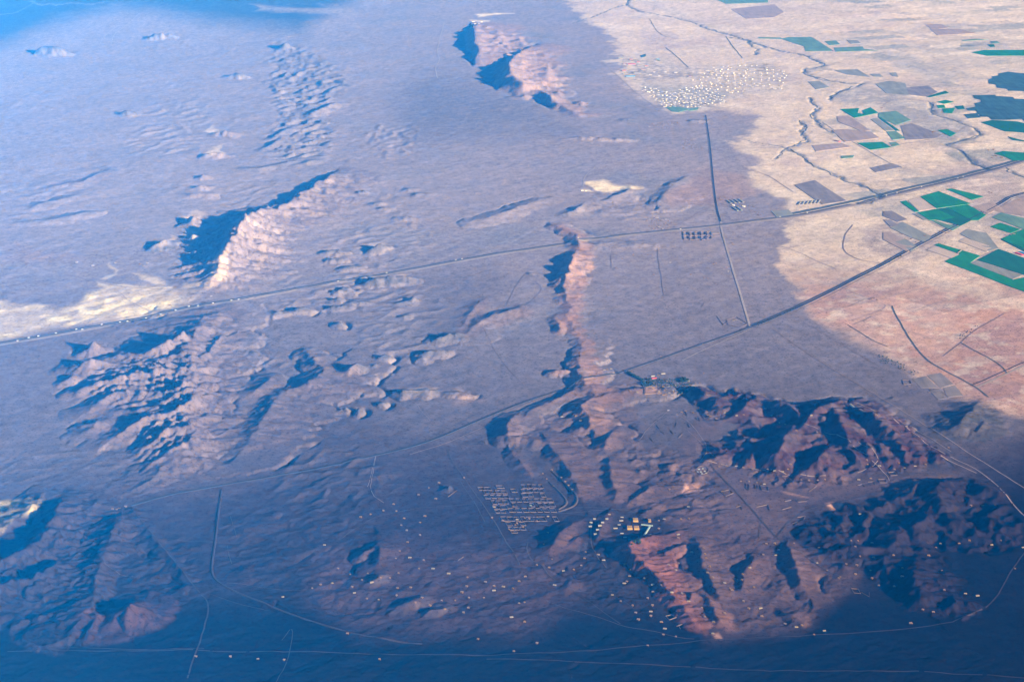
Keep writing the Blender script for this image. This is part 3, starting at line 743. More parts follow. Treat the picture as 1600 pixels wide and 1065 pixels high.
# farmland patchwork and flood plain mottling
_far = sstep(1270, 1420, WX) * sstep(420, 320, WY) * M_ALL
paint(_far * sstep(0.05, 0.45, fbm(XX * 0.8 + YY * 0.25, YY * 0.8, 520, 4, 131, 0.6)), (0.33, 0.30, 0.29), 0.45)
paint(M_ALL * sstep(0.25, 0.6, fbm(XX, YY, 330, 4, 132, 0.6)), (0.40, 0.33, 0.30), 0.45)
paint(M_ALL * sstep(0.25, 0.6, fbm(XX, YY, 240, 5, 133, 0.65)), (0.60, 0.50, 0.42), 0.45)
paint(sstep(0.7, 1.5, FLOW) * (1 - M_ALL) * (1 - _hill) * sstep(760, 560, WY), (0.26, 0.20, 0.18), 0.42)
paint(sstep(0.7, 1.5, FLOW) * (1 - M_ALL) * (1 - _hill) * sstep(560, 760, WY), (0.075, 0.055, 0.056), 0.5)
# parcels of old fields: each plot its own soil, low banks between
def parcels(mask, wx, wy, rot, seed, lo, hi, bank, cool_share=0.0):
    c, s_ = math.cos(R(rot)), math.sin(R(rot))
    A = (XX * c + YY * s_ + 30 * _n3) / wx; B = (-XX * s_ + YY * c + 30 * _n1) / wy
    ib = np.floor(B); A = A + 0.37 * ib
    ia = np.floor(A)
    rnd = (_h(ia.astype(np.int64) + 5000, ib.astype(np.int64) + 5000, seed).astype(np.float64) / 4294967296.0)
    on = mask * (0.35 + 0.65 * sstep(-0.2, 0.3, fbm(XX, YY, 1500, 3, seed + 1)))
    CO[:] = CO * (1 - on[..., None]) + CO * (lo + (hi - lo) * rnd)[..., None] * on[..., None]
    cool = on * (rnd < cool_share)
    paint(cool, (0.24, 0.25, 0.235), 0.55)
    ed = np.minimum(np.abs(A - np.round(A)) * wx, np.abs(B - np.round(B)) * wy)
    paint(on * (1 - sstep(6, 22, ed)) * bank, (0.20, 0.17, 0.165), 0.6)


TOWN = [(960, 84), (1010, 80), (1060, 100), (1110, 100), (1190, 95), (1235, 110), (1225, 142), (1150, 150), (1135, 165), (1060, 176), (1035, 168), (985, 125)]
_tm = pmask(TOWN, 5)
paint(_tm, (0.47, 0.40, 0.35), 0.6)
paint(pmask([(1000, 132), (1040, 138), (1065, 132), (1130, 140), (1140, 158), (1095, 170), (1050, 170), (1012, 152)], 5), (0.31, 0.29, 0.285), 0.75)  # dense quarter's ground painted darker for the shade between buildings
parcels(_tm, 130, 95, -32, 211, 0.62, 1.25, 0.75)
parcels(M_ALL * sstep(1240, 1320, WX) * sstep(400, 330, WY), 620, 300, 24, 201, 0.84, 1.22, 0.35, 0.14)
parcels(M_ALL * sstep(360, 430, WY), 900, 520, 33, 203, 0.84, 1.14, 0.5)
parcels(M_ALL * sstep(1300, 1180, WX) * sstep(350, 280, WY), 900, 420, 20, 205, 0.88, 1.08, 0.15)
# shrubs and boulders darken the gravel in specks
_sp2 = sstep(0.36, 0.6, pn(XX / 60, YY / 75, 142))
CO *= (1 - 0.18 * _sp2 * (1 - M_ALL))[..., None]
_st = fbm(Xs * 0.5, Ys * 2.0, 160, 4, 143, 0.6)
CO *= (1 + 0.08 * _st * (1 - 0.5 * M_ALL))[..., None]
CO *= (1 + 0.20 * fbm(XX, YY, 75, 4, 88, 0.65))[..., None]
CO *= (1 + 0.10 * fbm(Xs * 1.3, Ys * 1.3, 120, 4, 89, 0.65))[..., None]
CO = np.clip(CO, 0.004, 0.85)


def nodemat(name):
    m = bpy.data.materials.new(name)
    m.use_nodes = True
    nt = m.node_tree
    b = nt.nodes['Principled BSDF']
    b.inputs['Specular IOR Level'].default_value = 0.15
    b.inputs['Roughness'].default_value = 0.95
    return m, nt, b


def plainmat(name, col, var=0.15, scale=0.2, rough=0.9, spec=0.15, bump=0.0):
    """a colour with mottled wear, in metres"""
    m, nt, b = nodemat(name)
    b.inputs['Roughness'].default_value = rough
    b.inputs['Specular IOR Level'].default_value = spec
    g = nt.nodes.new('ShaderNodeNewGeometry')
    n = nt.nodes.new('ShaderNodeTexNoise'); n.inputs['Scale'].default_value = scale; n.inputs['Detail'].default_value = 6
    n.inputs['Roughness'].default_value = 0.65
    nt.links.new(g.outputs['Position'], n.inputs['Vector'])
    r = nt.nodes.new('ShaderNodeMapRange')
    r.inputs['From Min'].default_value = 0.25; r.inputs['From Max'].default_value = 0.75
    r.inputs['To Min'].default_value = 1 - var; r.inputs['To Max'].default_value = 1 + var
    nt.links.new(n.outputs[0], r.inputs['Value'])
    mx = nt.nodes.new('ShaderNodeVectorMath'); mx.operation = 'SCALE'
    mx.inputs[0].default_value = col
    nt.links.new(r.outputs[0], mx.inputs['Scale'])
    nt.links.new(mx.outputs[0], b.inputs['Base Color'])
    if bump:
        bp = nt.nodes.new('ShaderNodeBump'); bp.inputs['Strength'].default_value = 0.6; bp.inputs['Distance'].default_value = bump
        nt.links.new(n.outputs[0], bp.inputs['Height']); nt.links.new(bp.outputs[0], b.inputs['Normal'])
    return m


def ground_material():
    m, nt, b = nodemat('desert_ground')
    b.inputs['Specular IOR Level'].default_value = 0.0
    a = nt.nodes.new('ShaderNodeAttribute'); a.attribute_name = 'soil'
    g = nt.nodes.new('ShaderNodeNewGeometry')
    outs = []
    for sc, lo, hi in ((0.05, 0.86, 1.14), (0.011, 0.92, 1.08)):
        n = nt.nodes.new('ShaderNodeTexNoise'); n.inputs['Scale'].default_value = sc; n.inputs['Detail'].default_value = 8; n.inputs['Roughness'].default_value = 0.7
        nt.links.new(g.outputs['Position'], n.inputs['Vector'])
        r = nt.nodes.new('ShaderNodeMapRange'); r.inputs['From Min'].default_value = 0.25; r.inputs['From Max'].default_value = 0.75
        r.inputs['To Min'].default_value = lo; r.inputs['To Max'].default_value = hi
        nt.links.new(n.outputs[0], r.inputs['Value'])
        outs.append((n, r))
    mul = nt.nodes.new('ShaderNodeMath'); mul.operation = 'MULTIPLY'
    nt.links.new(outs[0][1].outputs[0], mul.inputs[0]); nt.links.new(outs[1][1].outputs[0], mul.inputs[1])
    v = nt.nodes.new('ShaderNodeVectorMath'); v.operation = 'SCALE'
    nt.links.new(a.outputs['Color'], v.inputs[0]); nt.links.new(mul.outputs[0], v.inputs['Scale'])
    nt.links.new(v.outputs[0], b.inputs['Base Color'])
    sn = nt.nodes.new('ShaderNodeTexNoise'); sn.inputs['Scale'].default_value = 0.055; sn.inputs['Detail'].default_value = 3; sn.inputs['Roughness'].default_value = 0.55
    nt.links.new(g.outputs['Position'], sn.inputs['Vector'])
    sr = nt.nodes.new('ShaderNodeMapRange'); sr.inputs['From Min'].default_value = 0.56; sr.inputs['From Max'].default_value = 0.66
    sr.inputs['To Min'].default_value = 1.04; sr.inputs['To Max'].default_value = 0.55
    nt.links.new(sn.outputs[0], sr.inputs['Value'])
    v2 = nt.nodes.new('ShaderNodeVectorMath'); v2.operation = 'SCALE'
    nt.links.new(v.outputs[0], v2.inputs[0]); nt.links.new(sr.outputs[0], v2.inputs['Scale'])
    nt.links.new(v2.outputs[0], b.inputs['Base Color'])
    bp = nt.nodes.new('ShaderNodeBump'); bp.inputs['Strength'].default_value = 0.5; bp.inputs['Distance'].default_value = 4.0
    nt.links.new(outs[0][0].outputs[0], bp.inputs['Height']); nt.links.new(bp.outputs[0], b.inputs['Normal'])
    return m


M_GROUND = ground_material()


def fan_mesh(name, faces, coords, cols, smooth=True):
    used, inv = np.unique(faces, return_inverse=True)
    me = bpy.data.meshes.new(name)
    nf = len(faces)
    me.vertices.add(len(used)); me.vertices.foreach_set('co', coords[used].astype(np.float32).ravel())
    me.loops.add(nf * 4); me.loops.foreach_set('vertex_index', inv.astype(np.int32).ravel())
    me.polygons.add(nf); me.polygons.foreach_set('loop_start', np.arange(0, nf * 4, 4, dtype=np.int32))
    me.polygons.foreach_set('use_smooth', np.full(nf, smooth))
    at = me.attributes.new('soil', 'FLOAT_COLOR', 'POINT')
    c4 = np.ones((len(used), 4), np.float32); c4[:, :3] = cols[used]
    at.data.foreach_set('color', c4.ravel())
    me.update(calc_edges=True)
    me.materials.append(M_GROUND)
    o = bpy.data.objects.new(name, me)
    COL.objects.link(o)
    o['kind'] = 'structure'
    return o


LO = float(HZ.min())
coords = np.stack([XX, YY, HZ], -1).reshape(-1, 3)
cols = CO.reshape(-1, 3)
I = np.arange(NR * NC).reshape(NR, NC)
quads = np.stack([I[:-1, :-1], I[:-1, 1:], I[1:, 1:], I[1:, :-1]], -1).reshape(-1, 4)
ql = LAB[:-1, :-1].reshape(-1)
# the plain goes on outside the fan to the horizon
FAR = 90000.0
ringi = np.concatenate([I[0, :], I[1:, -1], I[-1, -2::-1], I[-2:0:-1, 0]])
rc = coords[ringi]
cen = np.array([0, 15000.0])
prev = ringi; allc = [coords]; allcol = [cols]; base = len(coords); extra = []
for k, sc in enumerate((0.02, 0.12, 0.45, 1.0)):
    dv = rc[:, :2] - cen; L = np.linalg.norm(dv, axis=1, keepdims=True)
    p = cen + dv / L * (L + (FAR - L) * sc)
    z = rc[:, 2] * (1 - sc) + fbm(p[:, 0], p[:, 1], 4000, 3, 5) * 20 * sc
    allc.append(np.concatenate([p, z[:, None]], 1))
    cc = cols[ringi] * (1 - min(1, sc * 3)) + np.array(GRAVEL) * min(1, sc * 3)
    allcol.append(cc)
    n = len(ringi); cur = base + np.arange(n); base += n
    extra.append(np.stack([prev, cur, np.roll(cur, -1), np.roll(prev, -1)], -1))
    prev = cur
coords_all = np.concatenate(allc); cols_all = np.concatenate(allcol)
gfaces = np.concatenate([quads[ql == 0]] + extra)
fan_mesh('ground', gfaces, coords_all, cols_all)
for k, name in enumerate(FORM):
    if k and (ql == k).any():
        fan_mesh(name, quads[ql == k], coords_all, cols_all)

# ------------------------------------------------------------------ the blue air
zt = max(CAM_H, float(HZ.max())) + 40.0
zb = float(coords_all[:, 2].min()) - 1.0
bm = bmesh.new()
bmesh.ops.create_cube(bm, size=1.0)
for v in bm.verts:
    v.co = Vector((v.co.x * 2 * (FAR + 2000), v.co.y * 2 * (FAR + 2000) + 15000, zb if v.co.z < 0 else zt))
me = bpy.data.meshes.new('haze'); bm.to_mesh(me); bm.free()
haze = bpy.data.objects.new('haze', me); COL.objects.link(haze)
haze['kind'] = 'stuff'
hm = bpy.data.materials.new('blue_air'); hm.use_nodes = True
nt = hm.node_tree; nt.nodes.clear()
ho = nt.nodes.new('ShaderNodeOutputMaterial'); hv = nt.nodes.new('ShaderNodeVolumePrincipled')
hv.inputs['Color'].default_value = (*HAZE_COLOR, 1)
hv.inputs['Absorption Color'].default_value = (1, 1, 1, 1)
hv.inputs['Density'].default_value = HAZE_DENSITY
hv.inputs['Anisotropy'].default_value = HAZE_G
nt.links.new(hv.outputs[0], ho.inputs['Volume'])
me.materials.append(hm)

# ------------------------------------------------------------------ roads, tracks, fields laid on the ground
M_ASPHALT = plainmat('asphalt', (0.050, 0.052, 0.060), 0.25, 0.02)
M_GRAVEL = plainmat('pale_gravel', (0.30, 0.24, 0.21), 0.25, 0.03)
M_TRACK = plainmat('dirt_track', (0.19, 0.135, 0.12), 0.3, 0.02)
M_DARKTRACK = plainmat('dusky_dirt', (0.030, 0.021, 0.024), 0.4, 0.02)
M_BALLAST = plainmat('dark_ballast', (0.024, 0.025, 0.032), 0.25, 0.03)
M_SCRUB_SHADE = plainmat('scrub_and_shade', (0.07, 0.08, 0.075), 0.5, 0.02)


M_MIDTRACK = plainmat('pale_dirt', (0.21, 0.155, 0.145), 0.3, 0.02)
M_NEARTRACK = plainmat('worn_gravel', (0.062, 0.045, 0.045), 0.35, 0.02)


def new_obj(name, me, mats, parent=None, loc=(0, 0, 0), rz=0.0):
    for m in mats:
        me.materials.append(m)
    o = bpy.data.objects.new(name, me)
    COL.objects.link(o)
    o.location = loc
    o.rotation_euler = (0, 0, rz)
    if parent is not None:
        o.parent = parent
    return o


def path_points(pts, step=45.0, wob=0.0, seed=0):
    P = [G(a, b) for a, b in pts]
    # smooth the corners
    for _ in range(2):
        Q = [P[0]]
        for (ax, ay), (bx, by) in zip(P[:-1], P[1:]):
            Q.append((ax * .75 + bx * .25, ay * .75 + by * .25)); Q.append((ax * .25 + bx * .75, ay * .25 + by * .75))
        Q.append(P[-1]); P = Q
    out = [P[0]]
    acc = 0.0
    for (ax, ay), (bx, by) in zip(P[:-1], P[1:]):
        L = math.hypot(bx - ax, by - ay)
        n = max(1, int(L / step))
        for i in range(1, n + 1):
            out.append((ax + (bx - ax) * i / n, ay + (by - ay) * i / n))
    A = np.array(out)
    if wob:
        A[:, 0] += wob * fbm(A[:, 0], A[:, 1], 260, 3, seed)
        A[:, 1] += wob * fbm(A[:, 0], A[:, 1], 260, 3, seed + 9)
    return A


def strip(name, pts, width, mat, lift=1.6, off=0.0, wob=4.0, seed=1, bank=0.0):
    """a road draped on the ground; bank raises it on an embankment"""
    A = path_points(pts, 45, wob, seed)
    T = np.gradient(A, axis=0)
    T /= np.linalg.norm(T, axis=1, keepdims=True) + 1e-9
    N = np.stack([T[:, 1], -T[:, 0]], 1)
    w = width * (1 + 0.12 * pn(np.arange(len(A)) * 0.23, np.zeros(len(A)), seed))
    offs = [-0.5, 0.0, 0.5]
    rows = []
    for o_ in offs:
        p = A + N * (o_ * w + off)[:, None]
        rows.append(np.column_stack([p, hz_at(p[:, 0], p[:, 1]) + lift + bank]))
    if bank:
        for s_ in (-1, 1):
            p = A + N * (s_ * (0.5 * w + bank * 2.2) + off)[:, None]
            q = np.column_stack([p, hz_at(p[:, 0], p[:, 1]) - 0.5])
            rows = [q] + rows if s_ < 0 else rows + [q]
    n = len(A); k = len(rows)
    V = np.stack(rows, 1).reshape(-1, 3)
    F = [(i * k + j, i * k + j + 1, (i + 1) * k + j + 1, (i + 1) * k + j) for i in range(n - 1) for j in range(k - 1)]
    F = [f[::-1] for f in F]
    me = bpy.data.meshes.new(name)
    me.from_pydata(V.tolist(), [], F)
    # faces must look up
    me.update()
    if len(me.polygons) and me.polygons[len(me.polygons) // 2].normal.z < 0:
        me.flip_normals()
    o = new_obj(name, me, [mat])
    o['kind'] = 'structure'
    return o


HWY = [(-60, 547), (0, 536), (120, 515), (260, 487), (400, 462), (520, 440), (620, 424), (760, 399), (880, 380), (960, 368), (1040, 359), (1125, 350), (1200, 342), (1240, 338), (1330, 320), (1450, 292), (1560, 263), (1600, 250), (1690, 224)]
strip('highway_shoulder', HWY, 92, M_GRAVEL, 1.2, 18, 3, 3)
strip('highway', HWY, 26, M_ASPHALT, 2.4, -10, 3, 3)
strip('highway', HWY, 13, M_ASPHALT, 2.4, 18, 3, 3)
strip('verge', [(1240, 336), (1330, 318), (1450, 290), (1560, 261), (1690, 222)], 60, M_SCRUB_SHADE, 2.0, -40, 6, 4)
RAIL = [(205, 790), (270, 772), (340, 758), (390, 748), (480, 732), (560, 715), (640, 698), (700, 676), (760, 650), (830, 622), (900, 600), (960, 582), (1050, 552), (1100, 535), (1172, 511), (1250, 478), (1330, 440), (1430, 388), (1500, 350), (1560, 322), (1588, 304), (1700, 285)]
strip('railway_bed', RAIL, 11, M_BALLAST, 2.0, 0, 1, 5, 0.8)
strip('service_track', RAIL[8:], 6, M_TRACK, 1.6, 34, 2, 5)
strip('road', [(1172, 511), (1250, 478), (1330, 440), (1430, 388), (1500, 350), (1560, 322), (1588, 304), (1700, 285)], 18, M_ASPHALT, 2.2, -26, 2, 5)
strip('road', [(640, 708), (700, 690), (760, 664), (830, 634), (890, 612), (905, 605)], 6, M_TRACK, 1.8, 0, 3, 6)
strip('road', [(1066, 561), (1110, 540), (1150, 524), (1176, 512)], 7, M_GRAVEL, 1.8, 0, 3, 6)
strip('road', [(1126, 350), (1130, 368), (1136, 390), (1146, 424), (1158, 462), (1172, 509)], 17, M_GRAVEL, 2.2, 0, 1, 7)
strip('road', [(1102, 180), (1108, 220), (1112, 260), (1115, 290), (1120, 325), (1127, 348)], 20, M_GRAVEL, 1.6, 0, 1, 8)
strip('canal', [(1104, 180), (1110, 220), (1114, 260), (1117, 290), (1122, 325), (1128, 345)], 16, M_BALLAST, 2.0, 12, 1, 8)
T = [
    ([(700, 700), (706, 716), (726, 746), (770, 811), (800, 860), (812, 884)], 8, M_GRAVEL),
    ([(716, 746), (738, 780), (758, 816)], 4, M_TRACK),
    ([(766, 803), (830, 803), (880, 802), (935, 797), (975, 795), (990, 800)], 8, M_TRACK),
    ([(826, 846), (823, 858), (830, 876), (845, 882), (850, 892), (868, 906)], 8, M_TRACK), ([(924, 812), (922, 838), (930, 866), (946, 888)], 7, M_TRACK),
    ([(900, 925), (940, 955), (970, 974)], 7, M_DARKTRACK), ([(920, 910), (960, 930), (990, 950)], 5, M_DARKTRACK),
    ([(200, 792), (232, 828), (270, 876), (312, 926), (326, 938), (324, 968), (310, 1010), (292, 1060)], 10, M_DARKTRACK),
    ([(318, 924), (360, 940), (420, 955)], 5, M_DARKTRACK),
    ([(-20, 1020), (200, 1016), (420, 1018), (700, 1027), (900, 1020), (1100, 1000), (1250, 994), (1400, 986), (1540, 965), (1592, 872), (1620, 846)], 9, M_DARKTRACK),
    ([(760, 1030), (960, 1036), (1200, 1050), (1400, 1048), (1640, 1060)], 10, M_DARKTRACK),
    ([(440, 1000), (460, 975), (450, 1036), (430, 1070)], 5, M_DARKTRACK),
    ([(1206, 512), (1300, 575), (1400, 635), (1500, 700), (1600, 762), (1660, 800)], 9, M_TRACK), ([(1258, 503), (1300, 527), (1330, 545), (1378, 572)], 5, M_TRACK),
    ([(1300, 626), (1330, 632), (1362, 645), (1400, 662), (1440, 690), (1480, 712), (1530, 735), (1562, 762), (1590, 800), (1630, 830)], 10, M_TRACK),
    ([(1372, 650), (1410, 660), (1450, 684), (1486, 706)], 7, M_TRACK), ([(1470, 716), (1500, 728), (1526, 740)], 12, M_GRAVEL),
    ([(1094, 722), (1130, 727), (1200, 737), (1245, 747), (1290, 749)], 8, M_TRACK), ([(1110, 726), (1135, 752), (1165, 785), (1200, 826), (1226, 850), (1290, 890), (1320, 905)], 9, M_TRACK),
    ([(1310, 786), (1360, 774), (1400, 764), (1450, 752), (1500, 744), (1560, 752)], 9, M_DARKTRACK), ([(1214, 838), (1230, 818), (1260, 798), (1290, 790), (1330, 782)], 10, M_TRACK),
    ([(1190, 806), (1185, 840)], 5, M_TRACK), ([(1340, 740), (1380, 724), (1350, 705), (1340, 700)], 6, M_TRACK), ([(1255, 672), (1280, 676), (1310, 688), (1350, 716), (1385, 742), (1390, 752)], 6, M_TRACK),
    ([(1310, 786), (1345, 800), (1380, 812), (1420, 808)], 5, M_DARKTRACK), ([(1020, 652), (1046, 640), (1075, 655), (1110, 700), (1094, 722)], 5, M_TRACK), ([(998, 688), (1015, 665), (1042, 642)], 5, M_TRACK),
    ([(1525, 605), (1565, 588), (1600, 572), (1680, 540)], 16, M_GRAVEL), ([(1394, 478), (1402, 496), (1420, 526), (1445, 560), (1480, 580), (1525, 605), (1546, 621)], 10, M_SCRUB_SHADE),
    ([(1518, 602), (1565, 582), (1600, 567), (1680, 536)], 8, M_BALLAST), ([(1324, 506), (1340, 516), (1366, 532), (1388, 540)], 7, M_SCRUB_SHADE), ([(1500, 535), (1530, 552), (1562, 570), (1575, 585)], 8, M_SCRUB_SHADE),
    ([(1430, 486), (1460, 474), (1508, 462)], 6, M_GRAVEL), ([(1474, 556), (1500, 536), (1526, 514), (1570, 490)], 6, M_TRACK), ([(1332, 506), (1350, 500), (1362, 494)], 5, M_SCRUB_SHADE), ([(1300, 440), (1360, 470), (1395, 478), (1330, 500)], 4, M_TRACK),
    ([(1325, 478), (1345, 470), (1352, 467)], 5, M_TRACK),
    ([(1333, 352), (1318, 370), (1317, 392), (1334, 403), (1350, 408), (1376, 412)], 9, M_TRACK),
    ([(150, 440), (182, 449), (270, 453), (330, 452)], 16, M_GRAVEL), ([(20, 405), (80, 424), (150, 441)], 7, M_TRACK), ([(-20, 534), (60, 520), (200, 494), (260, 484)], 10, M_GRAVEL),
    ([(694, 36), (682, 80), (688, 95), (679, 106), (684, 122)], 14, M_GRAVEL), ([(155, 70), (163, 55), (186, 40)], 12, M_GRAVEL), ([(173, 70), (178, 52), (196, 42), (218, 22)], 12, M_GRAVEL),
    ([(684, 122), (660, 150), (620, 168), (560, 180)], 9, M_TRACK), ([(420, 262), (560, 256), (800, 258), (960, 256), (1060, 254)], 8, M_TRACK), ([(911, 292), (912, 276), (930, 262)], 10, M_GRAVEL),
    ([(956, 399), (1030, 403), (1090, 409), (1130, 411)], 6, M_TRACK), ([(956, 414), (1040, 417), (1100, 420), (1144, 425)], 6, M_TRACK), ([(1027, 388), (1030, 410), (1037, 462)], 6, M_TRACK), ([(955, 400), (956, 418)], 6, M_TRACK),
    ([(1000, 365), (1060, 352), (1110, 318), (1200, 316)], 10, M_TRACK), ([(60, 776), (150, 768), (230, 758), (252, 756), (312, 760)], 6, M_TRACK), ([(92, 774), (130, 787), (172, 793)], 7, M_GRAVEL),
    ([(320, 1014), (250, 1016), (60, 1012)], 6, M_DARKTRACK), ([(965, 150), (1000, 165), (1048, 182), (1110, 172), (1150, 165)], 14, M_GRAVEL), ([(942, 96), (958, 112), (1000, 150), (1030, 170)], 12, M_GRAVEL),
    ([(640, 310), (760, 282), (900, 262)], 7, M_TRACK), ([(1040, 74), (1060, 90), (1075, 105)], 14, M_SCRUB_SHADE), ([(1134, 56), (1148, 76), (1160, 90)], 14, M_SCRUB_SHADE), ([(1015, 30), (1030, 55), (1060, 60)], 9, M_SCRUB_SHADE),
    ([(800, 500), (830, 470), (850, 452), (836, 440)], 6, M_TRACK), ([(740, 480), (780, 560), (820, 600)], 4, M_TRACK), ([(830, 420), (810, 440), (790, 480)], 5, M_TRACK),
    ([(1120, 720), (1095, 690), (1075, 672)], 4, M_TRACK), ([(540, 862), (575, 815), (590, 800)], 4, M_DARKTRACK), ([(575, 760), (580, 735), (590, 700), (575, 770), (600, 785)], 4, M_TRACK),
    ([(1440, 340), (1470, 356), (1490, 366), (1515, 362)], 7, M_GRAVEL), ([(1460, 384), (1480, 396), (1500, 402)], 7, M_GRAVEL), ([(1435, 334), (1460, 326), (1520, 318)], 8, M_GRAVEL), ([(1530, 404), (1560, 388)], 8, M_GRAVEL),
    ([(1556, 366), (1570, 370), (1592, 362)], 8, M_GRAVEL), ([(1270, 58), (1300, 80)], 20, M_GRAVEL), ([(1350, 128), (1390, 124)], 26, M_GRAVEL), ([(1455, 160), (1400, 152), (1380, 165)], 18, M_GRAVEL),
    ([(1365, 230), (1430, 222), (1500, 205), (1510, 196)], 20, M_GRAVEL), ([(1285, 190), (1330, 220), (1380, 250), (1410, 262)], 8, M_SCRUB_SHADE), ([(1070, 270), (1180, 262), (1240, 300)], 7, M_TRACK)]
for k, (p, w, m) in enumerate(T):
    my = sum(q[1] for q in p) / len(p)
    near = my > 600
    nm = {M_SCRUB_SHADE: 'ditch', M_BALLAST: 'canal', M_GRAVEL: 'gravel_road', M_TRACK: 'dirt_track', M_DARKTRACK: 'dirt_track'}[m]
    if near and m in (M_GRAVEL, M_TRACK):
        m = M_NEARTRACK if my > 760 else M_MIDTRACK
    strip(nm, p, w * (0.75 if near else 1.0), m, 1.6, 0, 6, 20 + k)
trk = random.Random(5)
for k in range(46):                                                  # faint wheel tracks wandering over the plain
    x = trk.uniform(-20, 1250); y = trk.uniform(60, 960); a = trk.uniform(-0.5, 0.5) + (math.pi if trk.random() < .5 else 0)
    if poly_sd(np.array([x]), np.array([y]), ALLUV)[0] > -20:
        continue
    p = [(x, y)]
    for i in range(trk.randint(4, 9)):
        a += trk.uniform(-.35, .35)
        p.append((p[-1][0] + 34 * math.cos(a), p[-1][1] + 15 * math.sin(a)))
    strip('wheel_track', p, 3.2 if y > 500 else 5.0, M_NEARTRACK if y > 640 else M_TRACK, 1.2, 0, 10, 300 + k)
for p in ([(862, 736), (875, 748), (886, 759), (898, 772), (903, 783), (895, 792), (872, 799)], [(859, 753), (869, 763), (878, 772), (886, 783), (883, 790), (872, 796)],
          [(346, 764), (342, 795), (337, 840), (331, 880), (331, 900), (346, 914), (400, 937), (470, 965), (560, 994), (660, 1008)]):
    strip('raised_road', p, 6, M_NEARTRACK if p[0][0] > 400 else M_DARKTRACK, 1.6, 0, 1, 60, 2.0)


for k, (pts, w, dep) in enumerate(RIVERS):
    strip('river_scrub_and_shade', pts, w * 0.55, M_SCRUB_SHADE, 1.2, 0, 55, 150 + k)  # dark strip carries the channel's scrub and its painted shade


def field_material(name, col, stripe, rot, var=0.25):
    m, nt, b = nodemat(name)
    g = nt.nodes.new('ShaderNodeNewGeometry')
    mp = nt.nodes.new('ShaderNodeMapping'); mp.inputs['Rotation'].default_value = (0, 0, rot); mp.inputs['Scale'].default_value = (0.02, 0.002, 0.02)
    n = nt.nodes.new('ShaderNodeTexNoise'); n.inputs['Scale'].default_value = 1.0; n.inputs['Detail'].default_value = 5
    n2 = nt.nodes.new('ShaderNodeTexNoise'); n2.inputs['Scale'].default_value = 0.006; n2.inputs['Detail'].default_value = 6
    nt.links.new(g.outputs['Position'], mp.inputs[0]); nt.links.new(mp.outputs[0], n.inputs['Vector']); nt.links.new(g.outputs['Position'], n2.inputs['Vector'])
    ad = nt.nodes.new('ShaderNodeMath'); ad.operation = 'ADD'
    nt.links.new(n.outputs[0], ad.inputs[0]); nt.links.new(n2.outputs[0], ad.inputs[1])
    r = nt.nodes.new('ShaderNodeMapRange'); r.inputs['From Min'].default_value = 0.65; r.inputs['From Max'].default_value = 1.35
    r.inputs['To Min'].default_value = 1 - var; r.inputs['To Max'].default_value = 1 + var
    nt.links.new(ad.outputs[0], r.inputs['Value'])
    v = nt.nodes.new('ShaderNodeVectorMath'); v.operation = 'SCALE'; v.inputs[0].default_value = col
    nt.links.new(r.outputs[0], v.inputs['Scale']); nt.links.new(v.outputs[0], b.inputs['Base Color'])
    return m


FM = {'g': field_material('green_crop', (0.008, 0.155, 0.060), 1, 0.5, 0.28), 'd': field_material('deep_green_crop', (0.006, 0.095, 0.055), 1, 0.5, 0.2),
      't': field_material('thin_green_crop', (0.10, 0.185, 0.125), 1, 0.4, 0.3), 'm': field_material('mixed_stubble', (0.20, 0.20, 0.18), 1, 0.4, 0.3),
      'p': field_material('ploughed_soil', (0.29, 0.215, 0.185), 1, 0.5, 0.25), 'q': field_material('dark_ploughed_soil', (0.18, 0.15, 0.15), 1, 0.5, 0.35),
      'k': field_material('dark_orchard', (0.03, 0.075, 0.085), 1, 0.5, 0.5), 's': field_material('fallow_soil', (0.42, 0.33, 0.28), 1, 0.5, 0.12)}


def field(pts, kind, lift=2.6):
    P = [G(a, b) for a, b in pts]
    bm = bmesh.new()
    f = bm.faces.new([bm.verts.new((x, y, 0)) for x, y in P])
    bmesh.ops.triangulate(bm, faces=[f])
    xs = [p[0] for p in P]; ys = [p[1] for p in P]
    for ax, lo, hi, st in ((0, min(xs), max(xs), 160.0), (1, min(ys), max(ys), 220.0)):
        q = math.ceil(lo / st) * st
        while q < hi:
            co = (q, 0, 0) if ax == 0 else (0, q, 0); no = (1, 0, 0) if ax == 0 else (0, 1, 0)
            bmesh.ops.bisect_plane(bm, geom=bm.verts[:] + bm.edges[:] + bm.faces[:], plane_co=co, plane_no=no)
            q += st
    z = hz_at([v.co.x for v in bm.verts], [v.co.y for v in bm.verts])
    for v, h in zip(bm.verts, z):
        v.co.z = h + lift
    bmesh.ops.recalc_face_normals(bm, faces=bm.faces[:])
    if sum(fc.normal.z for fc in bm.faces) < 0:
        bmesh.ops.reverse_faces(bm, faces=bm.faces[:])
    ed = [e for e in bm.edges if e.is_boundary]
    r = bmesh.ops.extrude_edge_only(bm, edges=ed)
    for v in r['geom']:
        if isinstance(v, bmesh.types.BMVert):
            v.co.z -= lift + 2.0
    me = bpy.data.meshes.new('field'); bm.to_mesh(me); bm.free()
    o = new_obj('field', me, [FM[kind]])
    o['kind'] = 'structure'
    return o


def zz(ox, oy, sc, L):
    return [(ox + x / sc, oy + y / sc) for x, y in L]


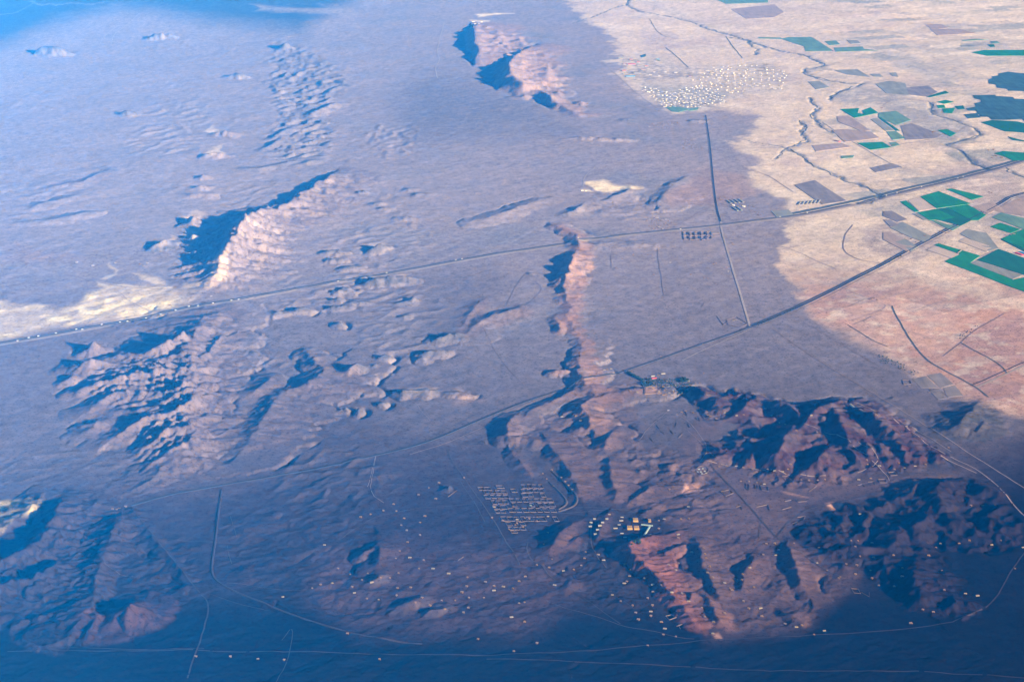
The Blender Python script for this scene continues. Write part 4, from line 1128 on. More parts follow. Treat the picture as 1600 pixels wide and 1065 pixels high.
for kind, L in [('g', [(140, 300), (190, 290), (295, 378), (265, 385)]), ('g', [(310, 258), (460, 215), (725, 318), (445, 355)]), ('g', [(520, 195), (570, 190), (835, 260), (735, 287)]),
                ('g', [(285, 390), (440, 360), (600, 430), (480, 458), (430, 449), (385, 455)]), ('d', [(440, 360), (530, 350), (735, 455), (640, 503), (590, 487), (482, 459), (602, 430)]), ('g', [(534, 348), (700, 325), (855, 410), (790, 455), (738, 455)]),
                ('t', [(400, 457), (430, 455), (530, 490), (640, 508), (580, 540), (530, 525)]), ('g', [(890, 510), (975, 478), (1140, 530), (1060, 560)]), ('g', [(980, 610), (1110, 550), (1172, 530), (1280, 560), (1280, 700), (1172, 692)]),
                ('d', [(980, 614), (1172, 696), (1280, 706), (1280, 730), (1172, 716)]),
                ('t', [(905, 430), (980, 390), (1172, 440), (1280, 470), (1280, 556), (1140, 522)]), ('s', [(205, 290), (300, 262), (438, 355), (298, 376)]), ('m', [(240, 400), (280, 394), (380, 455), (340, 455)]),
                ('g', [(425, 665), (460, 650), (805, 752), (720, 813), (1080, 947), (1172, 928), (1280, 905), (1280, 1085), (1172, 1045), (510, 800), (640, 740)]),
                ('d', [(845, 757), (960, 695), (1172, 770), (1280, 800), (1280, 930), (1160, 903), (780, 788)]), ('m', [(725, 815), (780, 792), (1160, 908), (1078, 943)]),
                ('m', [(640, 570), (700, 530), (860, 560), (960, 690), (880, 715), (780, 640)]), ('s', [(630, 630), (680, 600), (950, 692), (860, 720)]), ('s', [(365, 705), (430, 670), (630, 742), (570, 775)]),
                ('q', [(0, 380), (70, 375), (200, 450), (120, 470), (0, 420)]), ('m', [(60, 520), (160, 470), (400, 590), (350, 640), (230, 600)]), ('q', [(0, 450), (60, 450), (130, 500), (60, 510)]), ('p', [(0, 560), (60, 550), (260, 690), (200, 720), (0, 620)]), ('m', [(100, 640), (180, 610), (290, 680), (230, 720)]),
                ('p', [(740, 345), (900, 305), (990, 350), (870, 400)]), ('p', [(910, 375), (1172, 250), (1290, 300), (1290, 440), (1050, 400)])]:
    field(zz(1380, 260, 5.327, L), kind)
for kind, L in [('t', [(80, 80), (130, 70), (270, 70), (410, 160), (235, 160), (225, 130)]), ('t', [(-60, 72), (80, 73), (90, 82), (-60, 80)]), ('t', [(355, 98), (425, 94), (450, 120), (385, 125)]), ('t', [(410, 140), (590, 135), (600, 150), (690, 160), (425, 165)]),
                ('m', [(250, 350), (320, 345), (385, 385), (300, 398)]), ('g', [(450, 520), (570, 516), (560, 545), (600, 552), (590, 530), (640, 512), (690, 545), (540, 575)]), ('t', [(694, 545), (800, 535), (895, 590), (800, 620), (690, 572)]),
                ('d', [(690, 577), (704, 574), (825, 655), (800, 655)]), ('m', [(640, 585), (680, 577), (790, 655), (735, 657)]), ('t', [(740, 660), (800, 657), (860, 700), (780, 712)]), ('g', [(555, 732), (715, 725), (770, 760), (640, 777)]), ('t', [(760, 730), (800, 725), (825, 745), (778, 757)]),
                ('g', [(1060, 650), (1120, 645), (1175, 670), (1140, 690)]), ('t', [(455, 815), (540, 810), (530, 825), (460, 830)]), ('g', [(1055, 480), (1110, 468), (1160, 480), (1100, 492)]), ('g', [(1055, 500), (1100, 497), (1110, 515), (1065, 518)]),
                ('g', [(1090, 520), (1170, 515), (1150, 548), (1100, 545)]), ('d', [(1165, 505), (1220, 502), (1230, 522), (1190, 525)]), ('m', [(670, 365), (760, 345), (858, 362), (880, 438), (740, 425)]), ('q', [(862, 390), (1000, 380), (1060, 420), (1000, 446), (870, 435)]),
                ('d', [(990, 447), (1110, 412), (1130, 425), (1010, 452)]), ('m', [(640, 300), (700, 300), (720, 320), (660, 318)]), ('m', [(760, 295), (800, 292), (815, 320), (780, 315)]), ('g', [(1270, 170), (1350, 155), (1600, 155), (1700, 155), (1700, 190), (1370, 192)]),
                ('t', [(1210, 90), (1300, 84), (1380, 88), (1220, 97)]), ('t', [(1390, 100), (1430, 98), (1450, 112), (1400, 115)]), ('d', [(1370, 122), (1410, 120), (1420, 135), (1390, 136)]), ('m', [(1200, 125), (1290, 120), (1290, 135), (1210, 136)]),
                ('g', [(1415, 795), (1470, 780), (1700, 800), (1700, 835), (1530, 842), (1480, 815)]), ('k', [(1378, 340), (1404, 330), (1400, 318), (1442, 312), (1440, 300), (1500, 288), (1565, 296), (1700, 305), (1700, 440), (1604, 428), (1600, 414), (1500, 412), (1496, 400), (1430, 392), (1425, 372), (1380, 365)]),
                ('k', [(1280, 440), (1420, 438), (1424, 446), (1530, 452), (1540, 462), (1700, 465), (1700, 600), (1600, 598), (1590, 585), (1480, 592), (1400, 590), (1380, 572), (1330, 570), (1318, 556), (1290, 552), (1310, 545), (1300, 534), (1252, 532), (1240, 520), (1300, 510), (1290, 490), (1330, 484), (1330, 470), (1290, 462)]), ('d', [(1330, 605), (1400, 592), (1560, 602), (1700, 640), (1700, 675), (1480, 660)]), ('d', [(1500, 690), (1600, 715), (1700, 735), (1530, 712)]),
                ('k', [(1225, 555), (1300, 548), (1330, 575), (1250, 580)]),
                ('p', [(430, 565), (500, 560), (640, 655), (590, 660), (440, 600)]), ('p', [(400, 650), (480, 645), (640, 662), (700, 700), (480, 728)]), ('q', [(830, 625), (900, 610), (1090, 680), (1050, 700), (860, 712)]), ('p', [(275, 750), (460, 735), (520, 760), (300, 790)]),
                ('q', [(636, 888), (772, 856), (840, 880), (676, 916)]), ('q', [(164, 996), (292, 968), (492, 1096), (340, 1120)]), ('p', [(980, -4), (1080, -8), (1128, 16), (1028, 24)]), ('t', [(-320, -160), (-148, -172), (0, -160), (0, -144), (-260, -136)]), ('p', [(-232, -104), (40, -132), (100, -80), (40, -48), (-132, -40)]),
                ('m', [(490, 90), (560, 95), (580, 115), (520, 118)]), ('m', [(410, 275), (560, 270), (640, 320), (500, 305)]), ('p', [(1010, 20), (1200, 25), (1300, 50), (1060, 60)])]:
    field(zz(1200, 40, 4.0, L), kind)
field([(1000, 87), (1009, 84), (1009, 88), (1002, 90)][::1], 'k'); field([(1025, 91.5), (1030, 92.5), (1031, 95.5), (1027, 94)], 't')
field([(1040, 168), (1052, 166), (1080, 171), (1060, 176), (1050, 175)], 't'); field([(1078, 170), (1092, 168), (1090, 172), (1076, 174)], 't'); field([(1205, 330), (1232, 328), (1240, 336), (1214, 340)], 'm')
for pp in ([(1448, 586), (1470, 582), (1490, 600), (1470, 606)], [(1426, 592), (1446, 587), (1466, 606), (1440, 606)], [(1474, 606), (1492, 602), (1505, 618), (1480, 620)], [(1452, 610), (1470, 608), (1484, 622), (1466, 624)]):
    field(pp, 'q', 1.2)

# ------------------------------------------------------------------ buildings, walls, trees, vehicles
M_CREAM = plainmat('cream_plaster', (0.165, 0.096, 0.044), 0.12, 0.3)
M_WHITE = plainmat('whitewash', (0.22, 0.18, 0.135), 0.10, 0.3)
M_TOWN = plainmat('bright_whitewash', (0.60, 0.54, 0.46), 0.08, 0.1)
M_TOWNROOF = plainmat('bright_sheet', (0.56, 0.53, 0.49), 0.15, 0.05)
M_MUD = plainmat('mud_plaster', (0.125, 0.085, 0.068), 0.18, 0.3)
M_ROOF = plainmat('flat_mud_roof', (0.22, 0.155, 0.115), 0.15, 0.3)
M_PALEROOF = plainmat('pale_sheet_roof', (0.27, 0.25, 0.225), 0.12, 0.2)
M_YELLOW = plainmat('ochre_sheet', (0.40, 0.235, 0.07), 0.12, 0.15)
M_RED = plainmat('red_sheet_roof', (0.55, 0.03, 0.075), 0.15, 0.2)
M_PINK = plainmat('faded_red_roof', (0.50, 0.17, 0.17), 0.15, 0.2)
M_BLUE = plainmat('blue_sheet_roof', (0.06, 0.34, 0.62), 0.12, 0.2)
M_PURPLE = plainmat('dull_purple_roof', (0.26, 0.14, 0.24), 0.12, 0.2)
M_TEAL = plainmat('grey_green_sheet', (0.20, 0.25, 0.24), 0.15, 0.2)
M_GLASS = plainmat('window_glass', (0.02, 0.025, 0.03), 0.1, 0.5, 0.2, 0.5)
M_DOOR = plainmat('dark_door', (0.06, 0.05, 0.05), 0.2, 0.5)
M_LEAF = plainmat('dusty_leaves', (0.022, 0.050, 0.030), 0.5, 0.25)
M_LEAF2 = plainmat('dark_leaves', (0.012, 0.030, 0.024), 0.5, 0.25)
M_BARK = plainmat('bark', (0.09, 0.065, 0.05), 0.3, 0.5)
M_TYRE = plainmat('tyre_rubber', (0.015, 0.015, 0.015), 0.1, 1.0)
M_CAB = plainmat('white_paint', (0.50, 0.50, 0.50), 0.05, 0.5, 0.4, 0.5)
M_CABR = plainmat('red_paint', (0.45, 0.05, 0.04), 0.05, 0.5, 0.4, 0.5)


class MB:
    def __init__(self):
        self.v = []; self.f = []

    def quad_box(self, x0, y0, z0, x1, y1, z1, top=True, bottom=False):
        b = len(self.v)
        self.v += [(x0, y0, z0), (x1, y0, z0), (x1, y1, z0), (x0, y1, z0), (x0, y0, z1), (x1, y0, z1), (x1, y1, z1), (x0, y1, z1)]
        F = [(0, 1, 5, 4), (1, 2, 6, 5), (2, 3, 7, 6), (3, 0, 4, 7)]
        if top:
            F.append((4, 5, 6, 7))
        if bottom:
            F.append((3, 2, 1, 0))
        self.f += [tuple(b + i for i in q) for q in F]
        return self

    def gable(self, x0, y0, x1, y1, z0, z1, over=0.5, thick=0.3):
        """a pitched roof, ridge along x"""
        x0 -= over; x1 += over; y0 -= over; y1 += over
        ym = (y0 + y1) / 2
        b = len(self.v)
        self.v += [(x0, y0, z0), (x1, y0, z0), (x1, y1, z0), (x0, y1, z0), (x0, ym, z1), (x1, ym, z1),
                   (x0, y0, z0 + thick), (x1, y0, z0 + thick), (x1, y1, z0 + thick), (x0, y1, z0 + thick), (x0, ym, z1 + thick), (x1, ym, z1 + thick)]
        F = [(6, 7, 11, 10), (8, 9, 10, 11), (0, 1, 7, 6), (2, 3, 9, 8), (0, 6, 10, 4), (4, 10, 9, 3), (1, 5, 11, 7), (5, 2, 8, 11), (0, 4, 5, 1), (3, 2, 5, 4)]
        self.f += [tuple(b + i for i in q) for q in F]
        return self

    def wall_loop(self, pts, th, h, closed=True, base=-0.6):
        """a free-standing wall along points, given thickness and height"""
        n = len(pts)
        for i in range(n if closed else n - 1):
            (ax, ay, az), (bx, by, bz) = pts[i], pts[(i + 1) % n]
            dx, dy = bx - ax, by - ay
            L = math.hypot(dx, dy) + 1e-9
            ux, uy = dx / L, dy / L
            nx, ny = -uy * th / 2, ux * th / 2
            ax += ux * th * 0.51; ay += uy * th * 0.51
            bx += ux * th * 0.49; by += uy * th * 0.49
            b = len(self.v)
            self.v += [(ax + nx, ay + ny, az + base), (bx + nx, by + ny, bz + base), (bx - nx, by - ny, bz + base), (ax - nx, ay - ny, az + base),
                       (ax + nx, ay + ny, az + h), (bx + nx, by + ny, bz + h), (bx - nx, by - ny, bz + h), (ax - nx, ay - ny, az + h)]
            self.f += [tuple(b + i for i in q) for q in ((1, 0, 4, 5), (2, 1, 5, 6), (3, 2, 6, 7), (0, 3, 7, 4), (4, 7, 6, 5))]
        return self

    def mesh(self, name, mat):
        me = bpy.data.meshes.new(name)
        me.from_pydata(self.v, [], self.f)
        bm = bmesh.new(); bm.from_mesh(me)
        bmesh.ops.recalc_face_normals(bm, faces=bm.faces[:])
        bm.to_mesh(me); bm.free()
        me.materials.append(mat)
        return me


def add(name, me, parent=None, loc=(0, 0, 0), rz=0.0):
    o = bpy.data.objects.new(name, me)
    COL.objects.link(o)
    o.location = loc; o.rotation_euler = (0, 0, rz)
    if parent is not None:
        o.parent = parent
    return o


# --- kinds of building: (part name, mesh) lists; the first is the building's own walls
def kind_flat(w, d, h, wall, roof, porch=True, seed=0):
    rr = random.Random(seed)
    parts = []
    m = MB(); m.quad_box(-w / 2, -d / 2, -1.5, w / 2, d / 2, h, top=False)
    m.quad_box(-w / 2 + .35, -d / 2 + .35, h - .9, w / 2 - .35, d / 2 - .35, h, top=False)
    # parapet top
    b = len(m.v)
    m.v += [(-w / 2, -d / 2, h), (w / 2, -d / 2, h), (w / 2, d / 2, h), (-w / 2, d / 2, h), (-w / 2 + .35, -d / 2 + .35, h), (w / 2 - .35, -d / 2 + .35, h), (w / 2 - .35, d / 2 - .35, h), (-w / 2 + .35, d / 2 - .35, h)]
    m.f += [tuple(b + i for i in q) for q in ((0, 1, 5, 4), (1, 2, 6, 5), (2, 3, 7, 6), (3, 0, 4, 7))]
    if porch:
        e = w * rr.uniform(.35, .5); dd = d * .45
        m.quad_box(w / 2 - e, -d / 2 - dd, -1.5, w / 2, -d / 2 - .01, h * .82)
    parts.append(('walls', m.mesh('walls', wall)))
    parts.append(('roof', MB().quad_box(-w / 2 + .4, -d / 2 + .4, h - 1.3, w / 2 - .4, d / 2 - .4, h - .5).mesh('roof', roof)))
    x = -w * .18
    parts.append(('door', MB().quad_box(x, -d / 2 - .06, 0, x + 1.3, -d / 2 + .05, 2.3).mesh('door', M_DOOR)))
    for q in (-w * .38, -w * .02):
        parts.append(('window', MB().quad_box(q, -d / 2 - .06, 1.2, q + 1.3, -d / 2 + .05, 2.4).mesh('window', M_GLASS)))
    return parts


def kind_shed(w, d, h, wall, roof, rise=1.8, strips=0):
    parts = []
    m = MB().quad_box(-w / 2, -d / 2, -1.5, w / 2, d / 2, h)
    parts.append(('walls', m.mesh('walls', wall)))
    parts.append(('roof', MB().gable(-w / 2, -d / 2, w / 2, d / 2, h + .01, h + rise).mesh('roof', roof)))
    parts.append(('door', MB().quad_box(w / 2 - .05, -2, 0, w / 2 + .06, 2, min(3.6, h * .8)).mesh('door', M_DOOR)))
    n = max(2, int(w / 9))
    mw = MB()
    for i in range(n):
        x = -w / 2 + (i + .5) * w / n
        mw.quad_box(x - 1.2, -d / 2 - .06, h * .55, x + 1.2, -d / 2 + .05, h * .85)
    parts.append(('window', mw.mesh('window', M_GLASS)))
    return parts


def kind_hall(w, d, h):
    """a big ochre hall whose roof is laid in long raised bays"""
    parts = [('walls', MB().quad_box(-w / 2, -d / 2, -2, w / 2, d / 2, h).mesh('walls', M_YELLOW))]
    n = 5
    bay = MB().quad_box(-w / (2 * n) + .5, -d / 2 + .8, h + .01, w / (2 * n) - .5, d / 2 - .8, h + 1.3).mesh('roof_bay', M_YELLOW)
    for i in range(n):
        parts.append(('roof_bay', bay, (-w / 2 + (i + .5) * w / n, 0, 0)))
    win = MB().quad_box(-1.6, -d / 2 - .08, h * .35, 1.6, -d / 2 + .05, h * .8).mesh('window', M_GLASS)
    for i in range(4):
        parts.append(('window', win, (-w / 2 + (i + .5) * w / 4, 0, 0)))
    parts.append(('door', MB().quad_box(w / 2 - .05, -2.5, 0, w / 2 + .08, 2.5, 4.2).mesh('door', M_DOOR)))
    return parts


def tag(o, label, cat, group=None):
    o['label'] = label; o['category'] = cat
    if group:
        o['group'] = group
    return o


def build(name, parts, x, y, z, rz, s, label, cat, group, full=True):
    root = bpy.data.objects.new(name, None)
    COL.objects.link(root)
    root.empty_display_size = 1.0
    root.location = (x, y, z); root.rotation_euler = (0, 0, rz); root.scale = (s, s, s)
    tag(root, label, cat, group)
    for p in parts if full else parts[:2]:
        add(p[0], p[1], root, p[2] if len(p) > 2 else (0, 0, 0))
    return root


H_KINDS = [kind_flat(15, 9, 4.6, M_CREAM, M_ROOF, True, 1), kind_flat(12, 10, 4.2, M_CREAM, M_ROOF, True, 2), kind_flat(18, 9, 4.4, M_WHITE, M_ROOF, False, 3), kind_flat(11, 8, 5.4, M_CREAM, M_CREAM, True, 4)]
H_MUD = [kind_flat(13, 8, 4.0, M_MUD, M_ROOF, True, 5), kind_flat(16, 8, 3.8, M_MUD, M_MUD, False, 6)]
rng = random.Random(11)


ORD = ['first', 'second', 'third', 'fourth', 'fifth', 'sixth', 'seventh', 'eighth', 'ninth', 'tenth', 'eleventh', 'twelfth', 'thirteenth', 'fourteenth', 'fifteenth', 'sixteenth', 'seventeenth', 'eighteenth', 'nineteenth', 'twentieth',
       'twenty-first', 'twenty-second', 'twenty-third', 'twenty-fourth', 'twenty-fifth', 'twenty-sixth', 'twenty-seventh', 'twenty-eighth', 'twenty-ninth', 'thirtieth']


def single_out(obs, label, most=30):
    """give each of a small group its own label by its place from the left"""
    n = len(obs)
    if n < 2 or n > most:
        return
    order = sorted(obs, key=lambda o: PIX(o.location.x, o.location.y, o.location.z)[0])
    for i, o in enumerate(order):
        w = 'leftmost' if i == 0 else 'rightmost' if i == n - 1 else ORD[i] + ' from the left'
        o['label'] = label + ', ' + w


def houses(pos, label, group, kinds=H_KINDS, s=1.0, rot=(-25, 20), name='house', cat='house'):
    seen = []; made = []
    for p in pos:
        if any(abs(p[0] - q[0]) < 3.2 and abs(p[1] - q[1]) < 2.4 for q in seen):
            continue
        seen.append(p)
        x, y, z = on_ground(p[0], p[1] + 1)
        k = rng.choice(kinds)
        made.append(build(name, k, x, y, z, R(rng.uniform(*rot)), s * rng.uniform(0.70, 1.02), label, cat, group, full=True))
    single_out(made, label)


def Z(ox, oy, sc, L):
    return [(ox + a / sc, oy + b / sc) for a, b in L]


A1 = Z(400, 760, 4.096, [(880, 108), (815, 150), (898, 152), (733, 172), (670, 190), (948, 198), (930, 243), (965, 275), (1050, 225), (1050, 305), (985, 450), (920, 408), (970, 350), (1040, 48), (895, 455)]) + [(686, 753), (670, 761), (681, 778), (664, 805), (659, 815), (725, 745), (769, 807)]
houses(A1, 'small cream house on the dark slope left of the walled plots', 'houses left of the walled plots')
A2 = Z(400, 760, 4.096, [(525, 518), (603, 557), (715, 550), (912, 548), (797, 577), (857, 580), (678, 592), (742, 608), (487, 612), (413, 622), (615, 635), (905, 645), (630, 675), (990, 640), (900, 690), (710, 712), (785, 718), (1020, 735), (360, 645)]) + \
    Z(640, 760, 4.096, [(90, 465), (60, 520), (150, 520), (250, 552), (370, 575), (365, 632), (335, 670), (80, 705), (205, 723), (292, 723), (380, 705), (475, 705), (375, 770), (345, 800), (225, 778), (130, 755), (735, 735), (700, 740), (540, 660), (540, 630), (600, 635), (700, 600), (740, 570), (660, 645), (485, 605), (652, 830), (735, 860)])
houses([q for q in A2 if q[0] < 665], 'cream house on the left swells at the bottom centre', 'houses on the left swells at the bottom centre')
houses([q for q in A2 if q[0] >= 665], 'cream house on the right swells at the bottom centre', 'houses on the right swells at the bottom centre')
houses(Z(640, 760, 4.096, [(815, 497), (893, 512), (985, 535), (1050, 525), (910, 460), (928, 625), (885, 290), (860, 365)]) + [(915, 861), (913, 871), (908, 882), (935, 865), (943, 874)],
       'cream house in the shadowed gully left of the pink outcrop', 'houses below the shadowed gully')
for (a, b), lb in zip([(403, 1028), (444, 1029), (593, 1028), (803, 1016), (747, 997), (442, 931), (507, 850), (543, 988), (839, 1003), (360, 1024), (306, 1024)],
                      ['pale hut by the lowest track, left edge of the pair', 'pale hut by the lowest track where a lane turns off', 'lone white hut on the dark plain below the lower track', 'lone cream hut on the dark plain at the bottom middle',
                       'cream farmhouse on the last swell at the bottom middle', 'lone cream house on a bare mound at the lower left', 'tiny pinkish hut on the empty lower left plain', 'small pink hut beside the raised road at the bottom',
                       'small brown hut on the dark plain right of the bottom farmhouse', 'rust brown hut at the bottom left by the lane', 'pinkish low house at the bottom left beside the lane']):
    houses([(a, b)], lb, None, name='hut' if ' hut' in lb else 'house', cat='hut' if ' hut' in lb else 'house')
C1 = Z(900, 850, 6.154, [(475, 185), (525, 240), (515, 300), (490, 350), (465, 370), (690, 510), (735, 578), (545, 580), (575, 650), (720, 640), (720, 680), (600, 715), (820, 740), (855, 805), (840, 860), (430, 540), (350, 480), (690, 965)])
houses(C1, 'cream house clustered under the left foot of the pink outcrop', 'houses under the left foot of the pink outcrop')
C2 = Z(900, 850, 6.154, [(740, 380), (820, 385), (660, 320), (740, 450), (920, 455), (1020, 465), (1085, 540), (990, 175), (960, 240), (890, 190), (1210, 600), (1240, 690), (1325, 740)])
houses(C2, 'cream house tucked among the folds of the pink outcrop', 'houses on the pink outcrop')
C3 = Z(900, 850, 6.154, [(1110, 70), (1225, 30), (1240, 85), (1250, 125), (1285, 205), (1265, 265), (1315, 310), (1430, 365), (1480, 420), (1500, 435), (1430, 655)]) + Z(1100, 840, 6.154, [(190, 425), (240, 485), (75, 380)])
houses(C3, 'cream house in the row right of the long dark gully', 'houses right of the long dark gully')
C4 = Z(1100, 840, 6.154, [(600, 50), (680, 45), (720, 110), (570, 155), (690, 160), (440, 280), (370, 340), (320, 395), (365, 398), (480, 468), (380, 600), (430, 670), (545, 670), (555, 745)])
houses(C4, 'pale house on the lilac plain between the two dark spines', 'houses between the dark spines')
C5 = Z(1100, 840, 6.154, [(890, 850), (940, 830), (780, 820), (1310, 370), (1185, 305), (1085, 235), (1470, 255), (1455, 340), (1500, 170), (865, 45), (1105, 90), (1415, 20), (1480, 20), (1455, 75)])
houses(C5, 'cream house on the left skirt of the dark lower hills', 'houses on the left skirt of the lower hills')
for (a, b), lb in zip([(1272, 990), (1288, 984), (1423, 972), (1586, 887), (1599, 854), (1056, 993), (1114, 988)],
                      ['white hut on the dark plain below the lower right road', 'brownish hut beside the lower right road', 'pale farm hut on the lower road under the right hills', 'lone pale hut beside the road at the right edge', 'pale hut at the right edge above the road',
                       'pinkish hut on the dark ground below the cluster', 'orange brown hut below the tip of the pink outcrop']):
    houses([(a, b)], lb, None, name='hut' if ' hut' in lb else 'house', cat='hut' if ' hut' in lb else 'house')
D1 = Z(1220, 740, 4.21, [(523, 260), (1250, 205), (1328, 205), (1410, 203), (1050, 455), (1020, 480), (1173, 453), (1240, 433), (1448, 433), (1387, 463), (740, 530), (972, 532), (600, 450), (610, 545)])
houses(D1, 'ochre house at the foot of the dark lower right hills', 'houses at the foot of the lower hills')
D2 = Z(1220, 740, 4.21, [(1060, 632), (645, 730), (745, 735), (1075, 758), (1215, 783), (1295, 797), (935, 887), (1003, 903), (590, 632), (600, 682), (800, 670), (800, 615), (490, 655), (430, 590), (380, 680)])
houses(D2, 'small ochre house on the plain below the lower right hills', 'houses below the lower right hills')
E1 = Z(1080, 590, 3.81, [(165, 525), (210, 520), (268, 523), (310, 530), (365, 543), (412, 548), (455, 540), (497, 550), (545, 555), (590, 510), (575, 540), (655, 603), (1235, 503), (1210, 540), (1272, 533), (1395, 512), (1333, 522), (998, 603), (1068, 595), (1045, 485), (1050, 512), (1122, 520)]) + [(1289, 748), (1278, 749), (1264, 749)]
houses(E1, 'cream house along the near foot of the red-brown hills', 'houses along the near foot of the red-brown hills')
E2 = Z(1080, 590, 3.81, [(10, 205), (100, 220), (150, 240), (200, 205), (270, 230), (312, 225), (440, 180), (480, 225), (525, 265), (560, 275), (625, 310), (715, 220), (750, 320)]) + [(1044, 640), (1065, 643), (1071, 641), (1110, 649), (1058, 647)]
houses(E2, 'cream house along the far foot of the red-brown hills', 'houses along the far foot of the red-brown hills')
houses(Z(1080, 590, 3.81, [(295, 612), (343, 613), (390, 620), (435, 630)]), 'cream house in the short row beside the oval enclosure', 'houses beside the oval enclosure')
houses([(1416, 665), (1482, 698), (1369, 647)], 'pale house beside the road round the red-brown hills', 'houses by the road round the hills')
F1 = Z(740, 600, 4.097, [(515, 175), (565, 205), (655, 200), (685, 230)])
houses(F1, 'cream house on the small plain below the railway', 'houses below the railway')
houses(Z(740, 600, 4.097, [(500, 545), (443, 568), (468, 603), (512, 650)]), 'pinkish house inside the raised loop road', 'houses inside the raised loop road')
houses([(877, 745), (883, 751), (888, 757), (894, 764)], 'pale house of the shaded row above the loop road', 'row of four houses in the ridge shadow', [H_KINDS[1]], 1.0, (-42, -38))
OV = Z(920, 760, 8.87, [(80, 440), (250, 440), (30, 490), (190, 490), (155, 535), (20, 545), (120, 590), (90, 650)])
houses(OV, 'white block of the estate beside the pink gully', 'white blocks left of the ochre halls', [kind_shed(17, 11, 5, M_WHITE, M_PALEROOF, 1.2)], 1.15, (-6, 6), 'apartment_block', 'apartment block')
houses(Z(920, 760, 8.87, [(460, 415), (450, 465), (420, 520), (370, 570), (460, 640), (500, 695)]), 'long white terrace stacked on the slope left of the ochre halls', 'white terraces left of the ochre halls', [kind_shed(22, 8, 4, M_WHITE, M_PALEROOF, 1.0)], 1.0, (-4, 4), 'terrace', 'terrace')
houses(Z(920, 760, 8.87, [(600, 740), (680, 710), (285, 375), (970, 570), (900, 665), (850, 665)]), 'small pale building around the ochre halls', 'small buildings around the ochre halls')
houses(Z(920, 760, 8.87, [(970, 460), (1045, 440), (1275, 435), (1385, 435), (1115, 30), (1380, 270), (1240, 655), (1240, 700)]), 'cream house on the bumpy ground right of the ochre halls', 'houses right of the ochre halls')

# four ochre halls and two long grey-green sheds
hall_big = kind_hall(30, 42, 8.5); hall_small = kind_hall(14, 30, 8.5)
for (a, b), hk, lb in [((984, 825), hall_big, 'ochre hall with long roof bays, front left of the square'), ((994.5, 825.3), hall_big, 'ochre hall with long roof bays, front right of the square'),
                       ((993, 813), hall_big, 'ochre hall with long roof bays behind the front pair'), ((1015, 814), hall_small, 'narrow ochre hall standing apart to the right')]:
    x, y, z = on_ground(a, b)
    build('hall', hk, x, y, z, 0.0, 0.92 if hk is hall_big else 1.0, lb, 'hall', 'ochre halls')
for (a0, b0), (a1, b1), lb in [((1002, 819.5), (1020, 821.5), 'long grey-green shed behind the ochre halls'), ((1006, 836), (1015, 824), 'long grey-green shed slanting down beside the ochre halls')]:
    x0, y0, z0 = on_ground(a0, b0); x1, y1, z1 = on_ground(a1, b1)
    L = math.hypot(x1 - x0, y1 - y0)
    build('long_shed', kind_shed(L, 9, 4.5, M_TEAL, M_TEAL, 1.6), (x0 + x1) / 2, (y0 + y1) / 2, (z0 + z1) / 2, math.atan2(y1 - y0, x1 - x0), 1.0, lb, 'shed', None)

# the roadside village under the railway
V = Z(980, 560, 10.65, [(520, 265), (545, 290), (660, 365), (535, 370), (400, 435), (535, 425), (600, 460), (550, 500), (640, 490), (620, 520), (530, 540), (640, 585), (760, 520), (800, 440), (745, 435), (745, 345), (905, 455), (920, 500), (965, 500), (1000, 500), (870, 515), (1020, 365),
                        (1110, 460), (1140, 390), (1205, 400), (260, 460), (50, 535), (165, 550), (130, 495), (75, 210), (590, 440), (570, 470), (600, 540), (770, 560), (830, 610), (480, 440), (420, 500), (700, 560), (850, 440), (690, 450), (440, 400), (1060, 480), (340, 400), (500, 560), (740, 600)])
houses([q for q in V if q[0] < 1040], 'pale house among the trees, left half of the railway village', 'houses of the village, left half', H_KINDS + [kind_flat(16, 10, 4.6, M_WHITE, M_PALEROOF, True, 9)], 1.0, (-30, 10), name='village_house', cat='house')
houses([q for q in V if q[0] >= 1040], 'pale house among the trees, right half of the railway village', 'houses of the village, right half', H_KINDS + [kind_flat(16, 10, 4.6, M_WHITE, M_PALEROOF, True, 9)], 1.0, (-30, 10), name='village_house', cat='house')
for (a, b), w, d, roof, wall, rz, lb in [((1036, 584), 30, 14, M_PALEROOF, M_WHITE, 12, 'long white building at the top of the village'), ((1022, 591.5), 36, 13, M_RED, M_CREAM, 16, 'long red-roofed building at the top left of the village'),
                                         ((1067, 615.5), 36, 11, M_CREAM, M_CREAM, 0, 'long cream building at the foot of the village'), ((1030, 614.8), 30, 10, M_CREAM, M_CREAM, 0, 'long low cream building right of the walled courtyard'),
                                         ((1037, 617), 20, 12, M_CREAM, M_CREAM, 0, 'cream building below the village street'), ((1020, 588), 26, 9, M_PALEROOF, M_WHITE, 14, 'grey-roofed building just above the red-roofed one')]:
    x, y, z = on_ground(a, b)
    build('building', kind_shed(w, d, 4.6, wall, roof, 2.0), x, y, z, R(rz), 1.0, lb, 'building', None)


def walled(name, px_pts, h, mat, label, cat, group, extra=None, th=0.7, closed=True):
    P = [on_ground(a, b) for a, b in px_pts]
    cx = sum(p[0] for p in P) / len(P); cy = sum(p[1] for p in P) / len(P); cz = sum(p[2] for p in P) / len(P)
    m = MB().wall_loop([(p[0] - cx, p[1] - cy, p[2] - cz) for p in P], th, h, closed)
    o = add(name, m.mesh(name, mat), None, (cx, cy, cz))
    tag(o, label, cat, group)
    return o


